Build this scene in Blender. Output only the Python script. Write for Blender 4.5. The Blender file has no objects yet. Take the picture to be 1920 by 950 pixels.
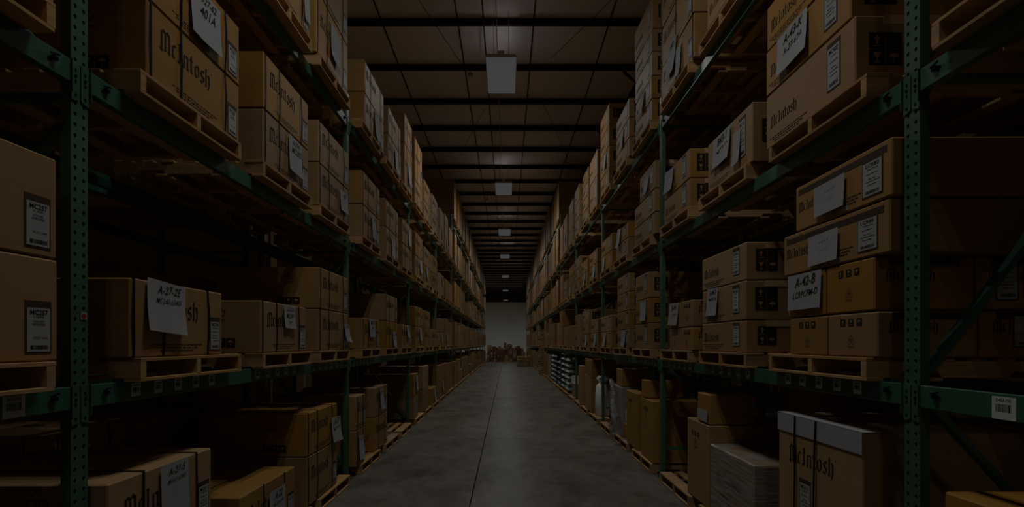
import bpy, bmesh, math, random
from mathutils import Vector, Matrix
PI = math.pi
SC = bpy.context.scene
COL = SC.collection

# ------------------------------------------------------------------ camera
cam = bpy.data.cameras.new('camera')
camo = bpy.data.objects.new('camera', cam)
COL.objects.link(camo)
camo.location = (0, 0, 1.63)
camo.rotation_euler = (PI / 2, 0, 0)
cam.sensor_width = 36.0
cam.lens = 933 / 1920 * 36
cam.shift_x = 0.0052
cam.shift_y = 0.0875
cam.clip_start = 0.05
cam.clip_end = 300
SC.camera = camo

# ------------------------------------------------------------------ world, exposure, light levels
w = bpy.data.worlds.new('world')
w.use_nodes = True
w.node_tree.nodes['Background'].inputs[0].default_value = (0.002, 0.002, 0.002, 1)
w.node_tree.nodes['Background'].inputs[1].default_value = 1.0
SC.world = w
SC.view_settings.view_transform = 'Standard'
SC.view_settings.look = 'None'
SC.view_settings.gamma = 1.0
SC.view_settings.exposure = 0.0
LAMP_W = 56.0          # each of the downlight points of a high bay fixture
UP_W = 0.75             # spill through the top slots of a fixture
SIDE_SPILL = 0.06
LAMP_COL = (1.0, 0.99, 0.96)
LAMP_Y = [-4.6, 2.9, 10.45, 18.1, 25.2, 32.2, 41.8, 53.0, 65.0]
LAMP_X, LAMP_Z = -0.11, 7.23
FACE_EMIT = 0.047
SC.cycles.max_bounces = 8
SC.cycles.diffuse_bounces = 6
SC.cycles.use_denoising = True

# ------------------------------------------------------------------ helpers
def link(o, parent=None):
    COL.objects.link(o)
    if parent is not None:
        o.parent = parent
    return o

def tag(o, label=None, cat=None, group=None, kind=None):
    if label: o['label'] = label
    if cat: o['category'] = cat
    if group: o['group'] = group
    if kind: o['kind'] = kind
    return o

def empty(name, loc=(0, 0, 0), rz=0.0):
    o = bpy.data.objects.new(name, None)
    o.empty_display_size = 0.1
    o.location = loc
    o.rotation_euler = (0, 0, rz)
    return link(o)

class MB:
    """collects geometry for ONE mesh"""
    def __init__(s):
        s.v, s.f, s.m = [], [], []
    def poly(s, pts, m=0):
        i = len(s.v)
        s.v += [tuple(p) for p in pts]
        s.f.append(tuple(range(i, i + len(pts))))
        s.m.append(m)
    def box(s, x0, y0, z0, x1, y1, z1, m=0, M=None):
        i = len(s.v)
        c = [(x0, y0, z0), (x1, y0, z0), (x1, y1, z0), (x0, y1, z0), (x0, y0, z1), (x1, y0, z1), (x1, y1, z1), (x0, y1, z1)]
        if M is not None:
            c = [tuple(M @ Vector(p)) for p in c]
        s.v += c
        for f in ((0, 3, 2, 1), (4, 5, 6, 7), (0, 1, 5, 4), (1, 2, 6, 5), (2, 3, 7, 6), (3, 0, 4, 7)):
            s.f.append(tuple(i + k for k in f)); s.m.append(m)
    def bar(s, a, b, w, t, m=0, up=(0, 1, 0)):
        """box bar from a to b, width w across, thickness t along up"""
        a, b = Vector(a), Vector(b)
        d = (b - a)
        L = d.length
        d.normalize()
        u = Vector(up)
        u = (u - d * u.dot(d)).normalized()
        r = d.cross(u)
        M = Matrix((( d.x, r.x, u.x, a.x), (d.y, r.y, u.y, a.y), (d.z, r.z, u.z, a.z), (0, 0, 0, 1)))
        s.box(0, -w / 2, -t / 2, L, w / 2, t / 2, m, M)
    def prism(s, pts, axis, a, b, m=0):
        """pts: 2D outline; axis 'x','y','z' = extrusion axis"""
        def P(p, t):
            return {'x': (t, p[0], p[1]), 'y': (p[0], t, p[1]), 'z': (p[0], p[1], t)}[axis]
        i = len(s.v); n = len(pts)
        s.v += [P(p, a) for p in pts] + [P(p, b) for p in pts]
        s.f.append(tuple(i + k for k in range(n))); s.m.append(m)
        s.f.append(tuple(i + n + k for k in reversed(range(n)))); s.m.append(m)
        for k in range(n):
            k2 = (k + 1) % n
            s.f.append((i + k, i + n + k, i + n + k2, i + k2)); s.m.append(m)
    def tube(s, pts, r, n=6, m=0, cap=True):
        rings = []
        pts = [Vector(p) for p in pts]
        for k, p in enumerate(pts):
            d = (pts[min(k + 1, len(pts) - 1)] - pts[max(k - 1, 0)]).normalized()
            u = Vector((0, 0, 1)) if abs(d.z) < .9 else Vector((1, 0, 0))
            a = d.cross(u).normalized(); b = d.cross(a)
            rr = r[k] if isinstance(r, (list, tuple)) else r
            rings.append(len(s.v))
            for j in range(n):
                t = 2 * PI * j / n
                s.v.append(tuple(p + (a * math.cos(t) + b * math.sin(t)) * rr))
        for k in range(len(pts) - 1):
            for j in range(n):
                j2 = (j + 1) % n
                s.f.append((rings[k] + j, rings[k] + j2, rings[k + 1] + j2, rings[k + 1] + j)); s.m.append(m)
        if cap:
            s.f.append(tuple(rings[0] + j for j in reversed(range(n)))); s.m.append(m)
            s.f.append(tuple(rings[-1] + j for j in range(n))); s.m.append(m)
    def add(s, me, M=None, m=0):
        i = len(s.v)
        for v in me.vertices:
            p = v.co if M is None else M @ v.co
            s.v.append(tuple(p))
        for p in me.polygons:
            s.f.append(tuple(i + k for k in p.vertices)); s.m.append(m)
    def mesh(s, name, mats, bevel=0.0, smooth=False, fix=True):
        me = bpy.data.meshes.new(name)
        me.from_pydata(s.v, [], s.f)
        for m in (mats if isinstance(mats, (list, tuple)) else [mats]):
            me.materials.append(m)
        me.polygons.foreach_set('material_index', s.m)
        if fix or bevel:
            bm = bmesh.new(); bm.from_mesh(me)
            if fix: bmesh.ops.recalc_face_normals(bm, faces=bm.faces)
            if bevel:
                bmesh.ops.bevel(bm, geom=list(bm.edges), offset=bevel, segments=1, affect='EDGES', profile=.7)
            bm.to_mesh(me); bm.free()
        if smooth:
            me.polygons.foreach_set('use_smooth', [True] * len(me.polygons))
        me.update()
        return me
    def obj(s, name, mats, parent=None, **k):
        return link(bpy.data.objects.new(name, s.mesh(name, mats, **k)), parent)

def put(name, me, parent=None, loc=(0, 0, 0), rot=(0, 0, 0), scale=None):
    o = bpy.data.objects.new(name, me)
    o.location = loc
    o.rotation_euler = rot
    if scale: o.scale = scale
    return link(o, parent)

# ------------------------------------------------------------------ materials
def new_mat(name):
    m = bpy.data.materials.new(name)
    m.use_nodes = True
    nt = m.node_tree
    b = nt.nodes['Principled BSDF']
    return m, nt, b

def N(nt, typ, **kw):
    n = nt.nodes.new(typ)
    for k, v in kw.items():
        if k in n.inputs.keys() if isinstance(k, str) else False:
            n.inputs[k].default_value = v
        else:
            setattr(n, k, v)
    return n

def surf(name, col, rough=.7, var=.12, objvar=.1, scale=(6, 6, 6), detail=4, metal=0, spec=.3, bump=0.0, bscale=60, hue=0.0, island=False):
    """principled surface: base colour modulated by noise and per object random"""
    m, nt, b = new_mat(name)
    L = nt.links
    tc = N(nt, 'ShaderNodeTexCoord')
    mp = N(nt, 'ShaderNodeMapping'); mp.inputs['Scale'].default_value = scale
    L.new(tc.outputs['Object'], mp.inputs[0])
    oi = N(nt, 'ShaderNodeObjectInfo')
    rnd = oi.outputs['Random']
    if island:
        ge = N(nt, 'ShaderNodeNewGeometry'); rnd = ge.outputs['Random Per Island']
    no = N(nt, 'ShaderNodeTexNoise'); no.noise_dimensions = '4D'
    no.inputs['Scale'].default_value = 1; no.inputs['Detail'].default_value = detail
    L.new(mp.outputs[0], no.inputs['Vector'])
    w4 = N(nt, 'ShaderNodeMath', operation='MULTIPLY'); w4.inputs[1].default_value = 30
    L.new(oi.outputs['Random'], w4.inputs[0]); L.new(w4.outputs[0], no.inputs['W'])
    r1 = N(nt, 'ShaderNodeMapRange'); r1.inputs[1].default_value = .3; r1.inputs[2].default_value = .7
    r1.inputs[3].default_value = 1 - var; r1.inputs[4].default_value = 1 + var
    L.new(no.outputs[0], r1.inputs[0])
    r2 = N(nt, 'ShaderNodeMapRange'); r2.inputs[3].default_value = 1 - objvar; r2.inputs[4].default_value = 1 + objvar
    L.new(rnd, r2.inputs[0])
    mu = N(nt, 'ShaderNodeMath', operation='MULTIPLY'); L.new(r1.outputs[0], mu.inputs[0]); L.new(r2.outputs[0], mu.inputs[1])
    hs = N(nt, 'ShaderNodeHueSaturation'); hs.inputs['Color'].default_value = (*col, 1)
    L.new(mu.outputs[0], hs.inputs['Value'])
    if hue:
        r3 = N(nt, 'ShaderNodeMapRange'); r3.inputs[3].default_value = 1 - hue; r3.inputs[4].default_value = 1 + hue
        fr = N(nt, 'ShaderNodeMath', operation='FRACT'); m7 = N(nt, 'ShaderNodeMath', operation='MULTIPLY'); m7.inputs[1].default_value = 7.3
        L.new(rnd, m7.inputs[0]); L.new(m7.outputs[0], fr.inputs[0]); L.new(fr.outputs[0], r3.inputs[0])
        L.new(r3.outputs[0], hs.inputs['Saturation'])
    L.new(hs.outputs[0], b.inputs['Base Color'])
    b.inputs['Roughness'].default_value = rough
    b.inputs['Metallic'].default_value = metal
    b.inputs['Specular IOR Level'].default_value = spec
    if bump:
        n2 = N(nt, 'ShaderNodeTexNoise'); n2.inputs['Scale'].default_value = bscale
        L.new(tc.outputs['Object'], n2.inputs['Vector'])
        bp = N(nt, 'ShaderNodeBump'); bp.inputs['Strength'].default_value = bump; bp.inputs['Distance'].default_value = .004
        L.new(n2.outputs[0], bp.inputs['Height']); L.new(bp.outputs[0], b.inputs['Normal'])
    return m

M_CARD = surf('cardboard', (.31, .176, .060), .62, .07, .13, (3, 3, 9), 5, spec=.3, hue=.16, bump=.15, bscale=25)
M_CARD_FAR = surf('cardboard_far', (.31, .178, .066), .62, .1, .2, (.6, .6, .6), 3, spec=.3, hue=.2, island=True)
M_CARD_OLD = surf('cardboard_dark', (.15, .066, .038), .7, .1, .35, (.6, .6, .6), 3, spec=.2, hue=.2, island=True)
M_WOOD = surf('pallet_wood', (.40, .24, .105), .8, .22, .16, (3, 3, 24), 6, spec=.2, bump=.4, bscale=40, hue=.1)
M_WOODP = surf('pallet_wood_old', (.42, .27, .12), .85, .2, .2, (5, 5, 5), 4, spec=.2, hue=.15)
M_GREEN = surf('green_rack_paint', (.050, .125, .072), .45, .15, .08, (9, 9, 9), 5, spec=.45, bump=.1)
M_GREENS = surf('green_beam_paint', (.036, .115, .075), .4, .12, .1, (5, 5, 5), 5, spec=.45)
M_DARK = surf('dark_slot', (.006, .006, .006), .9, .05, 0, spec=.1)
M_INK = surf('black_print', (.022, .016, .012), .8, .1, 0, spec=.15)
M_STRAP = surf('black_strapping', (.006, .006, .007), .7, .1, .1, spec=.12)
M_WHITE = surf('white_label_stock', (.34, .36, .36), .6, .04, .05, spec=.3)
M_PAPER = surf('white_paper', (.35, .36, .365), .8, .05, .06, (8, 8, 8), spec=.2)
M_TAPE = surf('packing_tape', (.55, .38, .22), .28, .08, .1, spec=.5)
M_PURLIN = surf('red_oxide_steel', (.024, .009, .010), .65, .15, .1, spec=.3)
M_CEIL = surf('ceiling_insulation', (.80, .75, .78), .75, .06, 0, (.5, .5, .5), 5, spec=.2)
M_SEAM = surf('seam_strap', (.03, .025, .022), .8, .1, .1)
M_WALLF = surf('white_far_wall', (.74, .80, .84), .7, .05, 0, (.3, .3, .3))
M_WALL = surf('side_wall', (.45, .33, .20), .85, .08, 0, (.5, .5, .5))
M_HOUSING = surf('lamp_housing', (.55, .55, .55), .5, .05, 0)
M_BAG = surf('white_plastic', (.72, .74, .75), .4, .08, .1, (8, 8, 8), spec=.5, bump=.8, bscale=14)
M_SACK = surf('pale_green_sack', (.26, .32, .28), .5, .25, .15, (5, 5, 14), 5, spec=.4, bump=.6, bscale=9)
M_SACKD = surf('dark_purple_sack', (.055, .045, .075), .5, .2, .2, (5, 5, 14), 5, spec=.3, bump=.6, bscale=9)
M_RED = surf('red_tag', (.42, .02, .02), .5, .05, .1)
M_KRAFT = surf('bare_kraft_symbol', (.34, .21, .10), .7, .05, 0)
M_BAND = surf('dark_printed_band', (.05, .028, .014), .7, .1, 0)
M_BEAMLAB = surf('grey_label_stock', (.55, .58, .54), .6, .08, .12)
M_STEEL = surf('galvanised_steel', (.35, .35, .34), .4, .1, .1, metal=.8)
M_GREY = surf('grey_carton', (.33, .30, .27), .6, .1, .1, (3, 3, 3))

def film_mat():
    m, nt, b = new_mat('stretch_film')
    L = nt.links
    tc = N(nt, 'ShaderNodeTexCoord')
    mp = N(nt, 'ShaderNodeMapping'); mp.inputs['Scale'].default_value = (2.5, 2.5, 30)
    mp.inputs['Rotation'].default_value = (.25, .2, 0)
    L.new(tc.outputs['Object'], mp.inputs[0])
    no = N(nt, 'ShaderNodeTexNoise'); no.inputs['Scale'].default_value = 1.6; no.inputs['Detail'].default_value = 5
    L.new(mp.outputs[0], no.inputs['Vector'])
    r = N(nt, 'ShaderNodeMapRange'); r.inputs[1].default_value = .35; r.inputs[2].default_value = .7
    r.inputs[3].default_value = .22; r.inputs[4].default_value = .72
    L.new(no.outputs[0], r.inputs[0])
    b.inputs['Base Color'].default_value = (.42, .43, .43, 1); b.inputs['Roughness'].default_value = .3
    bp = N(nt, 'ShaderNodeBump'); bp.inputs['Strength'].default_value = .6; bp.inputs['Distance'].default_value = .01
    L.new(no.outputs[0], bp.inputs['Height']); L.new(bp.outputs[0], b.inputs['Normal'])
    tr = N(nt, 'ShaderNodeBsdfTransparent')
    mx = N(nt, 'ShaderNodeMixShader')
    L.new(r.outputs[0], mx.inputs[0]); L.new(tr.outputs[0], mx.inputs[1]); L.new(b.outputs[0], mx.inputs[2])
    L.new(mx.outputs[0], nt.nodes['Material Output'].inputs[0])
    return m
M_FILM = film_mat()

def floor_mat():
    m, nt, b = new_mat('sealed_concrete')
    L = nt.links
    ge = N(nt, 'ShaderNodeNewGeometry')
    def noise(sc, det, rough=.5, st=(1, 1, 1)):
        mp = N(nt, 'ShaderNodeMapping'); mp.inputs['Scale'].default_value = st
        L.new(ge.outputs['Position'], mp.inputs[0])
        n = N(nt, 'ShaderNodeTexNoise'); n.inputs['Scale'].default_value = sc; n.inputs['Detail'].default_value = det
        n.inputs['Roughness'].default_value = rough
        L.new(mp.outputs[0], n.inputs['Vector'])
        return n.outputs[0]
    a = noise(.7, 8, .6); c = noise(7, 8, .7); d = noise(2.2, 6, .7, (1, .6, 1))
    cr = N(nt, 'ShaderNodeValToRGB')
    cr.color_ramp.elements[0].position = .35; cr.color_ramp.elements[0].color = (.145, .136, .108, 1)
    cr.color_ramp.elements[1].position = .7; cr.color_ramp.elements[1].color = (.205, .195, .165, 1)
    L.new(a, cr.inputs[0])
    cr2 = N(nt, 'ShaderNodeValToRGB')
    cr2.color_ramp.elements[0].position = .36; cr2.color_ramp.elements[0].color = (.62, .60, .57, 1)
    cr2.color_ramp.elements[1].position = .56; cr2.color_ramp.elements[1].color = (1, 1, 1, 1)
    L.new(d, cr2.inputs[0])
    cr3 = N(nt, 'ShaderNodeValToRGB')
    cr3.color_ramp.elements[0].position = .3; cr3.color_ramp.elements[0].color = (.82, .82, .82, 1)
    cr3.color_ramp.elements[1].position = .6; cr3.color_ramp.elements[1].color = (1.05, 1.05, 1.05, 1)
    L.new(c, cr3.inputs[0])
    m1 = N(nt, 'ShaderNodeMix'); m1.data_type = 'RGBA'; m1.blend_type = 'MULTIPLY'; m1.inputs[0].default_value = 1
    L.new(cr.outputs[0], m1.inputs[6]); L.new(cr2.outputs[0], m1.inputs[7])
    m2 = N(nt, 'ShaderNodeMix'); m2.data_type = 'RGBA'; m2.blend_type = 'MULTIPLY'; m2.inputs[0].default_value = 1
    L.new(m1.outputs[2], m2.inputs[6]); L.new(cr3.outputs[0], m2.inputs[7])
    L.new(m2.outputs[2], b.inputs['Base Color'])
    r = N(nt, 'ShaderNodeMapRange'); r.inputs[3].default_value = .30; r.inputs[4].default_value = .42
    L.new(d, r.inputs[0]); L.new(r.outputs[0], b.inputs['Roughness'])
    b.inputs['Specular IOR Level'].default_value = .13
    bp = N(nt, 'ShaderNodeBump'); bp.inputs['Strength'].default_value = .08; bp.inputs['Distance'].default_value = .004
    L.new(c, bp.inputs['Height']); L.new(bp.outputs[0], b.inputs['Normal'])
    df = N(nt, 'ShaderNodeBsdfDiffuse'); L.new(m2.outputs[2], df.inputs['Color'])
    mx = N(nt, 'ShaderNodeMixShader'); mx.inputs[0].default_value = .55
    L.new(df.outputs[0], mx.inputs[1]); L.new(b.outputs[0], mx.inputs[2])
    L.new(mx.outputs[0], nt.nodes['Material Output'].inputs[0])
    return m
M_FLOOR = floor_mat()

def emit_mat(name, col, s):
    m, nt, b = new_mat(name)
    e = N(nt, 'ShaderNodeEmission'); e.inputs[0].default_value = (*col, 1); e.inputs[1].default_value = s
    nt.links.new(e.outputs[0], nt.nodes['Material Output'].inputs[0])
    return m
M_LAMP = emit_mat('lamp_diffuser', (1, 1, 1), FACE_EMIT)

# ------------------------------------------------------------------ setting: floor, walls, ceiling
Y0, Y1 = -7.0, 78.0
XW0, XW1 = -5.6, 5.9
ZC = 8.20
def structure(o): o['kind'] = 'structure'; return o

m = MB(); m.box(XW0 - 3, Y0, -.30, XW1 + 3, Y1, -.06)
floor = structure(m.obj('floor', M_SEAM))
slab_x = [XW0 - 3, -5.0, -.372, 4.2, XW1 + 3]
ys = [Y0, -3.6, 2.45, 8.5] + [8.5 + 6.05 * k for k in range(1, 12)] + [Y1]
for i in range(4):
    for j in range(len(ys) - 1):
        if ys[j + 1] - ys[j] < .1: continue
        m = MB(); g = .005
        m.box(slab_x[i] + g, ys[j] + g, -.06, slab_x[i + 1] - g, ys[j + 1] - g, 0)
        m.obj('floor_slab', M_FLOOR, floor, bevel=.003)

def wall(name, a, b, mat):
    m = MB(); m.box(*a, *b); return structure(m.obj(name, mat))
wall('wall_left', (-4.8, Y0, 0), (-4.6, 51, ZC + .3), M_WALL)
wall('wall_left', (XW0 - 3.2, Y0, 0), (XW0 - 3, Y1, ZC + .3), M_WALL)
wall('wall_right', (XW1 + 3, Y0, 0), (XW1 + 3.2, Y1, ZC + .3), M_WALL)
wall('wall_back', (XW0 - 3.2, Y1, 0), (XW1 + 3.2, Y1 + .2, ZC + .3), M_WALLF)
wall('wall_front', (XW0 - 3.2, Y0 - .2, 0), (XW1 + 3.2, Y0, ZC + .3), M_WALL)
m = MB(); m.box(XW0 - 3, Y0, ZC, XW1 + 3, Y1, ZC + .15)
ceiling = structure(m.obj('ceiling', M_CEIL))
m = MB()
m.box(XW0 - 3, -.004, -.16, XW1 + 3, .004, 0); m.box(XW0 - 3, -.004, -.006, XW1 + 3, .07, 0); m.box(XW0 - 3, -.05, -.16, XW1 + 3, .004, -.154)
pm = m.mesh('purlin', M_PURLIN)
pm2 = m.mesh('purlin', M_PURLIN)
PUR = [0.17 + 1.65 * k for k in range(-4, 48)]
for y in PUR:
    if Y0 < y < Y1 - .2: put('purlin', pm, ceiling, (0, y, ZC - .002))
m = MB(); m.box(-.013, Y0, -.02, .013, Y1, 0)
sm = m.mesh('seam_strap', M_SEAM)
for k in range(-3, 5):
    put('seam_strap', sm, ceiling, (.55 + 1.55 * k, 0, ZC - .001))
# roof girder running down the right side, braces from it to the purlins
m = MB(); gx = 3.25
m.box(gx - .1, 4, 7.52, gx + .1, Y1, 7.54); m.box(gx - .01, 4, 7.52, gx + .01, Y1, 8.03); m.box(gx - .1, 4, 8.01, gx + .1, Y1, 8.03)
gd = m.obj('girder', M_PURLIN); structure(gd)
m = MB(); m.bar((gx - .02, 0, 7.6), (gx - .5, 0, 8.04), .05, .05)
bmesh_b = m.mesh('flange_brace', M_PURLIN)
for y in PUR[7::2]:
    if y < 60: put('flange_brace', bmesh_b, gd, (0, y + .02, 0))
# thin crossed rods under the roof
for k, (a, b) in enumerate((((-2.2, 7.3, 8.031), (-.9, 11.9, 8.031)), ((1.0, 11.2, 8.031), (3.0, 7.2, 8.031)), ((-.6, 13.6, 8.031), (-1.6, 17.0, 8.031)), ((1.0, 13.4, 8.031), (2.2, 17.5, 8.031)))):
    m = MB(); m.tube([a, b], .006, 5)
    o = m.obj('bracing_rod', M_SEAM)
    tag(o, ['thin dark rod slanting under the roof left of the nearest lamp', 'thin dark rod slanting under the roof right of the nearest lamp',
            'short thin rod under the roof beyond and left of the nearest lamp', 'short thin rod under the roof beyond and right of the nearest lamp'][k], 'rod', 'roof bracing rods')
m = MB(); m.tube([(-.46, 0, 8.022), (-.46, 76, 8.022)], .014, 6)
tag(m.obj('conduit', M_SEAM), 'dark conduit pipe running along the roof beside the lamp row', 'pipe')
m = MB(); m.tube([(-.2, 0, 8.03), (-.2, 70, 8.03)], .008, 5)
tag(m.obj('power_cable', M_STEEL), 'pale cable running along the roof above the lamps', 'cable')
for y in (11.8, 22.0):
    r = empty('sprinkler_head', (-.86, y, 8.0))
    tag(r, 'small pale sprinkler head hanging under a purlin left of the %s lamp' % ('nearest' if y < 15 else 'second'), 'sprinkler', 'sprinkler heads')
    m = MB(); m.tube([(0, 0, .25), (0, 0, .05)], .012); m.obj('pipe', M_STEEL, r)
    m = MB(); m.tube([(0, 0, .05), (0, 0, .0), (0, 0, -.05)], [.02, .07, .04], 10); m.obj('cup', M_WHITE, r)

# ------------------------------------------------------------------ lamps
ORD = ['nearest', 'second', 'third', 'fourth', 'fifth', 'sixth', 'seventh', 'eighth', 'ninth', 'tenth', 'eleventh', 'twelfth', 'thirteenth']
m = MB()
m.prism([(-.30, 0), (.30, 0), (.30, .03), (.27, .06), (-.27, .06), (-.30, .03)], 'y', -.70, .70)
hm = m.mesh('housing', M_HOUSING)
m = MB(); m.box(-.296, -.696, -.012, .296, .696, 0); dm = m.mesh('diffuser', M_LAMP)
m = MB()
for sx in (-.31, .302): m.box(sx, -.71, -.004, sx + .008, .71, .03)
for sy in (-.71, .702): m.box(-.302, sy, -.004, .302, sy + .008, .03)
rmm = m.mesh('rim', M_HOUSING)
m = MB(); m.box(-.06, -.72, .06, .06, .08, .12); bkm = m.mesh('bracket', M_HOUSING)
m = MB(); m.tube([(-.15, -.6, .05), (-.15, -.6, ZC - LAMP_Z)], .005, 5); hcm = m.mesh('hanging_wire', M_STEEL)

CEIL_FILL_W = 1.0          # wide fill added above the aisle lamps to brighten the ceiling
def cos_emission(l):
    """flat diffuser: intensity falls with the cosine of the angle from straight down, plus a little side spill"""
    l.use_nodes = True
    nt = l.node_tree
    em = nt.nodes['Emission']
    tc = nt.nodes.new('ShaderNodeTexCoord'); sx = nt.nodes.new('ShaderNodeSeparateXYZ')
    nt.links.new(tc.outputs['Normal'], sx.inputs[0])
    r = nt.nodes.new('ShaderNodeMapRange'); r.inputs[1].default_value = 0; r.inputs[2].default_value = -1
    r.inputs[3].default_value = SIDE_SPILL; r.inputs[4].default_value = 1
    nt.links.new(sx.outputs[2], r.inputs[0])
    p = nt.nodes.new('ShaderNodeMath'); p.operation = 'POWER'; p.inputs[1].default_value = 1.8
    nt.links.new(r.outputs[0], p.inputs[0]); nt.links.new(p.outputs[0], em.inputs[1])

def lamp(x, y, label, group='high bay lamps over the aisle', up=True, power=1.0):
    r = empty('high_bay_lamp', (x, y, LAMP_Z))
    tag(r, label, 'lamp', group)
    put('housing', hm, r); put('diffuser', dm, r); put('rim', rmm, r); put('bracket', bkm, r)
    put('hanging_wire', hcm, r); put('hanging_wire', hcm, r, (.3, 0, 0)); put('hanging_wire', hcm, r, (0, 1.2, 0)); put('hanging_wire', hcm, r, (.3, 1.2, 0))
    for dx, dy in ((-.2, -.45), (.2, -.15), (-.2, .15), (.2, .45)):
        l = bpy.data.lights.new('tube_light', 'POINT')
        l.energy = LAMP_W * power; l.color = LAMP_COL; l.shadow_soft_size = 0
        cos_emission(l)
        o = bpy.data.objects.new('tube_light', l); o.location = (dx, dy, -.035); link(o, r)
    if up:
        for dy in (0,):
            l = bpy.data.lights.new('ceiling_fill', 'SPOT')
            l.energy = CEIL_FILL_W; l.color = (1, 1, 1); l.shadow_soft_size = 0; l.spot_size = 2.9; l.spot_blend = .6
            o = bpy.data.objects.new('ceiling_fill', l); o.location = (0, dy, .23); o.rotation_euler = (PI, 0, 0); link(o, r)
        for dy in (-.5, 0, .5):
            l = bpy.data.lights.new('slot_light', 'SPOT')
            l.energy = UP_W; l.color = (1, 1, 1); l.shadow_soft_size = 0; l.spot_size = 1.25; l.spot_blend = 1.0
            o = bpy.data.objects.new('slot_light', l); o.location = (0, dy, .22); o.rotation_euler = (PI, 0, 0); link(o, r)
for i, y in enumerate(LAMP_Y):
    lb = 'bright rectangular high bay lamp hung over the aisle, %s' % (['behind the camera', 'just above the top of the frame'] + ['%s one in view' % k for k in ORD])[i]
    lamp(LAMP_X, y, lb, power=.45 if y < 0 else 1.0)
for i, x in enumerate((-6.3, 6.3)):  # added lamps hidden by the racks, put in to brighten the far wall
    for j, y in enumerate((58.0, 68.0)):
        lamp(x, y, 'added unseen lamp beyond the %s rack, %s the far wall' % (['left', 'right'][i], ['farther from', 'closest to'][j]), 'added lamps lighting the far wall', False, 1.75)

TXT = {}
def text_mesh(s, size=1.0, shear=0.0, align='CENTER', bold=0.0):
    k = (s, size, shear, align, bold)
    if k in TXT: return TXT[k]
    cu = bpy.data.curves.new('t', 'FONT')
    cu.body = s; cu.size = size; cu.shear = shear; cu.align_x = align; cu.align_y = 'CENTER'
    cu.resolution_u = 2; cu.offset = bold
    o = bpy.data.objects.new('t', cu); COL.objects.link(o)
    dg = bpy.context.evaluated_depsgraph_get()
    me = bpy.data.meshes.new_from_object(o.evaluated_get(dg))
    bpy.data.objects.remove(o); bpy.data.curves.remove(cu)
    me.transform(Matrix.Rotation(PI / 2, 4, 'X'))
    TXT[k] = me
    return me
def T(x, z, y=0, r=0): return Matrix.Translation((x, y, z)) @ Matrix.Rotation(r, 4, 'Y')

# ------------------------------------------------------------------ racking
PITCH = 3.74
XR = {-1: 1.90, 1: 1.87}               # distance of the upright faces from the aisle axis
P0 = {-1: 2.257 - .076, 1: 2.34 - .076}  # near edge of the first upright in view
RD = 1.06                              # frame depth
TOP = {1: 1.44, 2: 2.865, 3: 4.31, 4: 5.86}
NB = {-1: 12, 1: 13}                   # bays beyond the first upright
PH = .115                              # pallet height
WORDN = ['nearest', 'second', 'third', 'fourth', 'fifth', 'sixth', 'seventh', 'eighth', 'ninth', 'tenth', 'eleventh', 'twelfth', 'thirteenth', 'fourteenth', 'fifteenth']
def bay_word(b): return WORDN[b]      # bay 0 is the one the camera stands in
def bay_y(side, b):                    # far edge of the upright before bay b (b = 0: the camera's own bay)
    return P0[side] + .076 + PITCH * (b - 1)
SN = {-1: 'left', 1: 'right'}

# local frame of everything on a shelf: -y faces the aisle, +x is to the right of someone looking at the shelf
RZ = {-1: PI / 2, 1: -PI / 2}

def post_mesh(h, near):
    """upright channel, aisle face at y=0 with two columns of teardrop holes, body behind"""
    m = MB(); W, D = .088, .045
    if near:
        cell = .0475
        nz = int((h - .05) / cell)
        tear = [(0, .011), (.0065, .008), (.008, .001), (.004, -.007), (0, -.012), (-.004, -.007), (-.008, .001), (-.0065, .008)]
        for cx in (-W / 4, W / 4):
            z0 = .05
            for k in range(nz):
                zc = z0 + (k + .5) * cell
                hw, hh = W / 4, cell / 2
                outer = [(0, hh), (hw, hh), (hw, 0), (hw, -hh), (0, -hh), (-hw, -hh), (-hw, 0), (-hw, hh)]
                i = len(m.v)
                m.v += [(cx + a, 0, zc + b) for a, b in outer] + [(cx + a, 0, zc + b) for a, b in tear] + [(cx + a, .004, zc + b) for a, b in tear]
                for j in range(8):
                    j2 = (j + 1) % 8
                    m.f.append((i + j, i + j2, i + 8 + j2, i + 8 + j)); m.m.append(0)
                    m.f.append((i + 8 + j, i + 8 + j2, i + 16 + j2, i + 16 + j)); m.m.append(0)
                m.f.append(tuple(i + 16 + j for j in range(8))); m.m.append(1)
        zt = .05 + nz * cell
        m.poly([(-W / 2, 0, 0), (W / 2, 0, 0), (W / 2, 0, .05), (-W / 2, 0, .05)])
        m.box(-W / 2, .0045, 0, -W / 2 + .004, D, zt); m.box(W / 2 - .004, .0045, 0, W / 2, D, zt)
        m.poly([(-W / 2, 0, 0), (-W / 2, 0, zt), (-W / 2, .005, zt), (-W / 2, .005, 0)])
        m.poly([(W / 2, 0, 0), (W / 2, 0, zt), (W / 2, .005, zt), (W / 2, .005, 0)])
    else:
        m.box(-W / 2, 0, 0, W / 2, D, h)
    return m.mesh('post', [M_GREEN, M_DARK])

POST = {}
def get_post(h, near):
    k = (round(h, 2), near)
    if k not in POST: POST[k] = post_mesh(h, near)
    return POST[k]
m = MB(); m.box(-.06, -.03, 0, .06, .1, .008)
for sx in (-.045, .045): m.tube([(sx, -.015, .008), (sx, -.015, .03)], .007, 6)
BASE = m.mesh('base_plate', M_GREEN)
BR = {}
def brace(side_kind, za, zb, horiz=False):
    k = (round(za, 2), round(zb, 2))
    if k not in BR:
        m = MB(); m.bar((0, .07, za), (0, RD - .07, zb), .028, .045, 0, (1, 0, 0))
        BR[k] = m.mesh('brace', M_GREENS)
    return BR[k]

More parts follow.
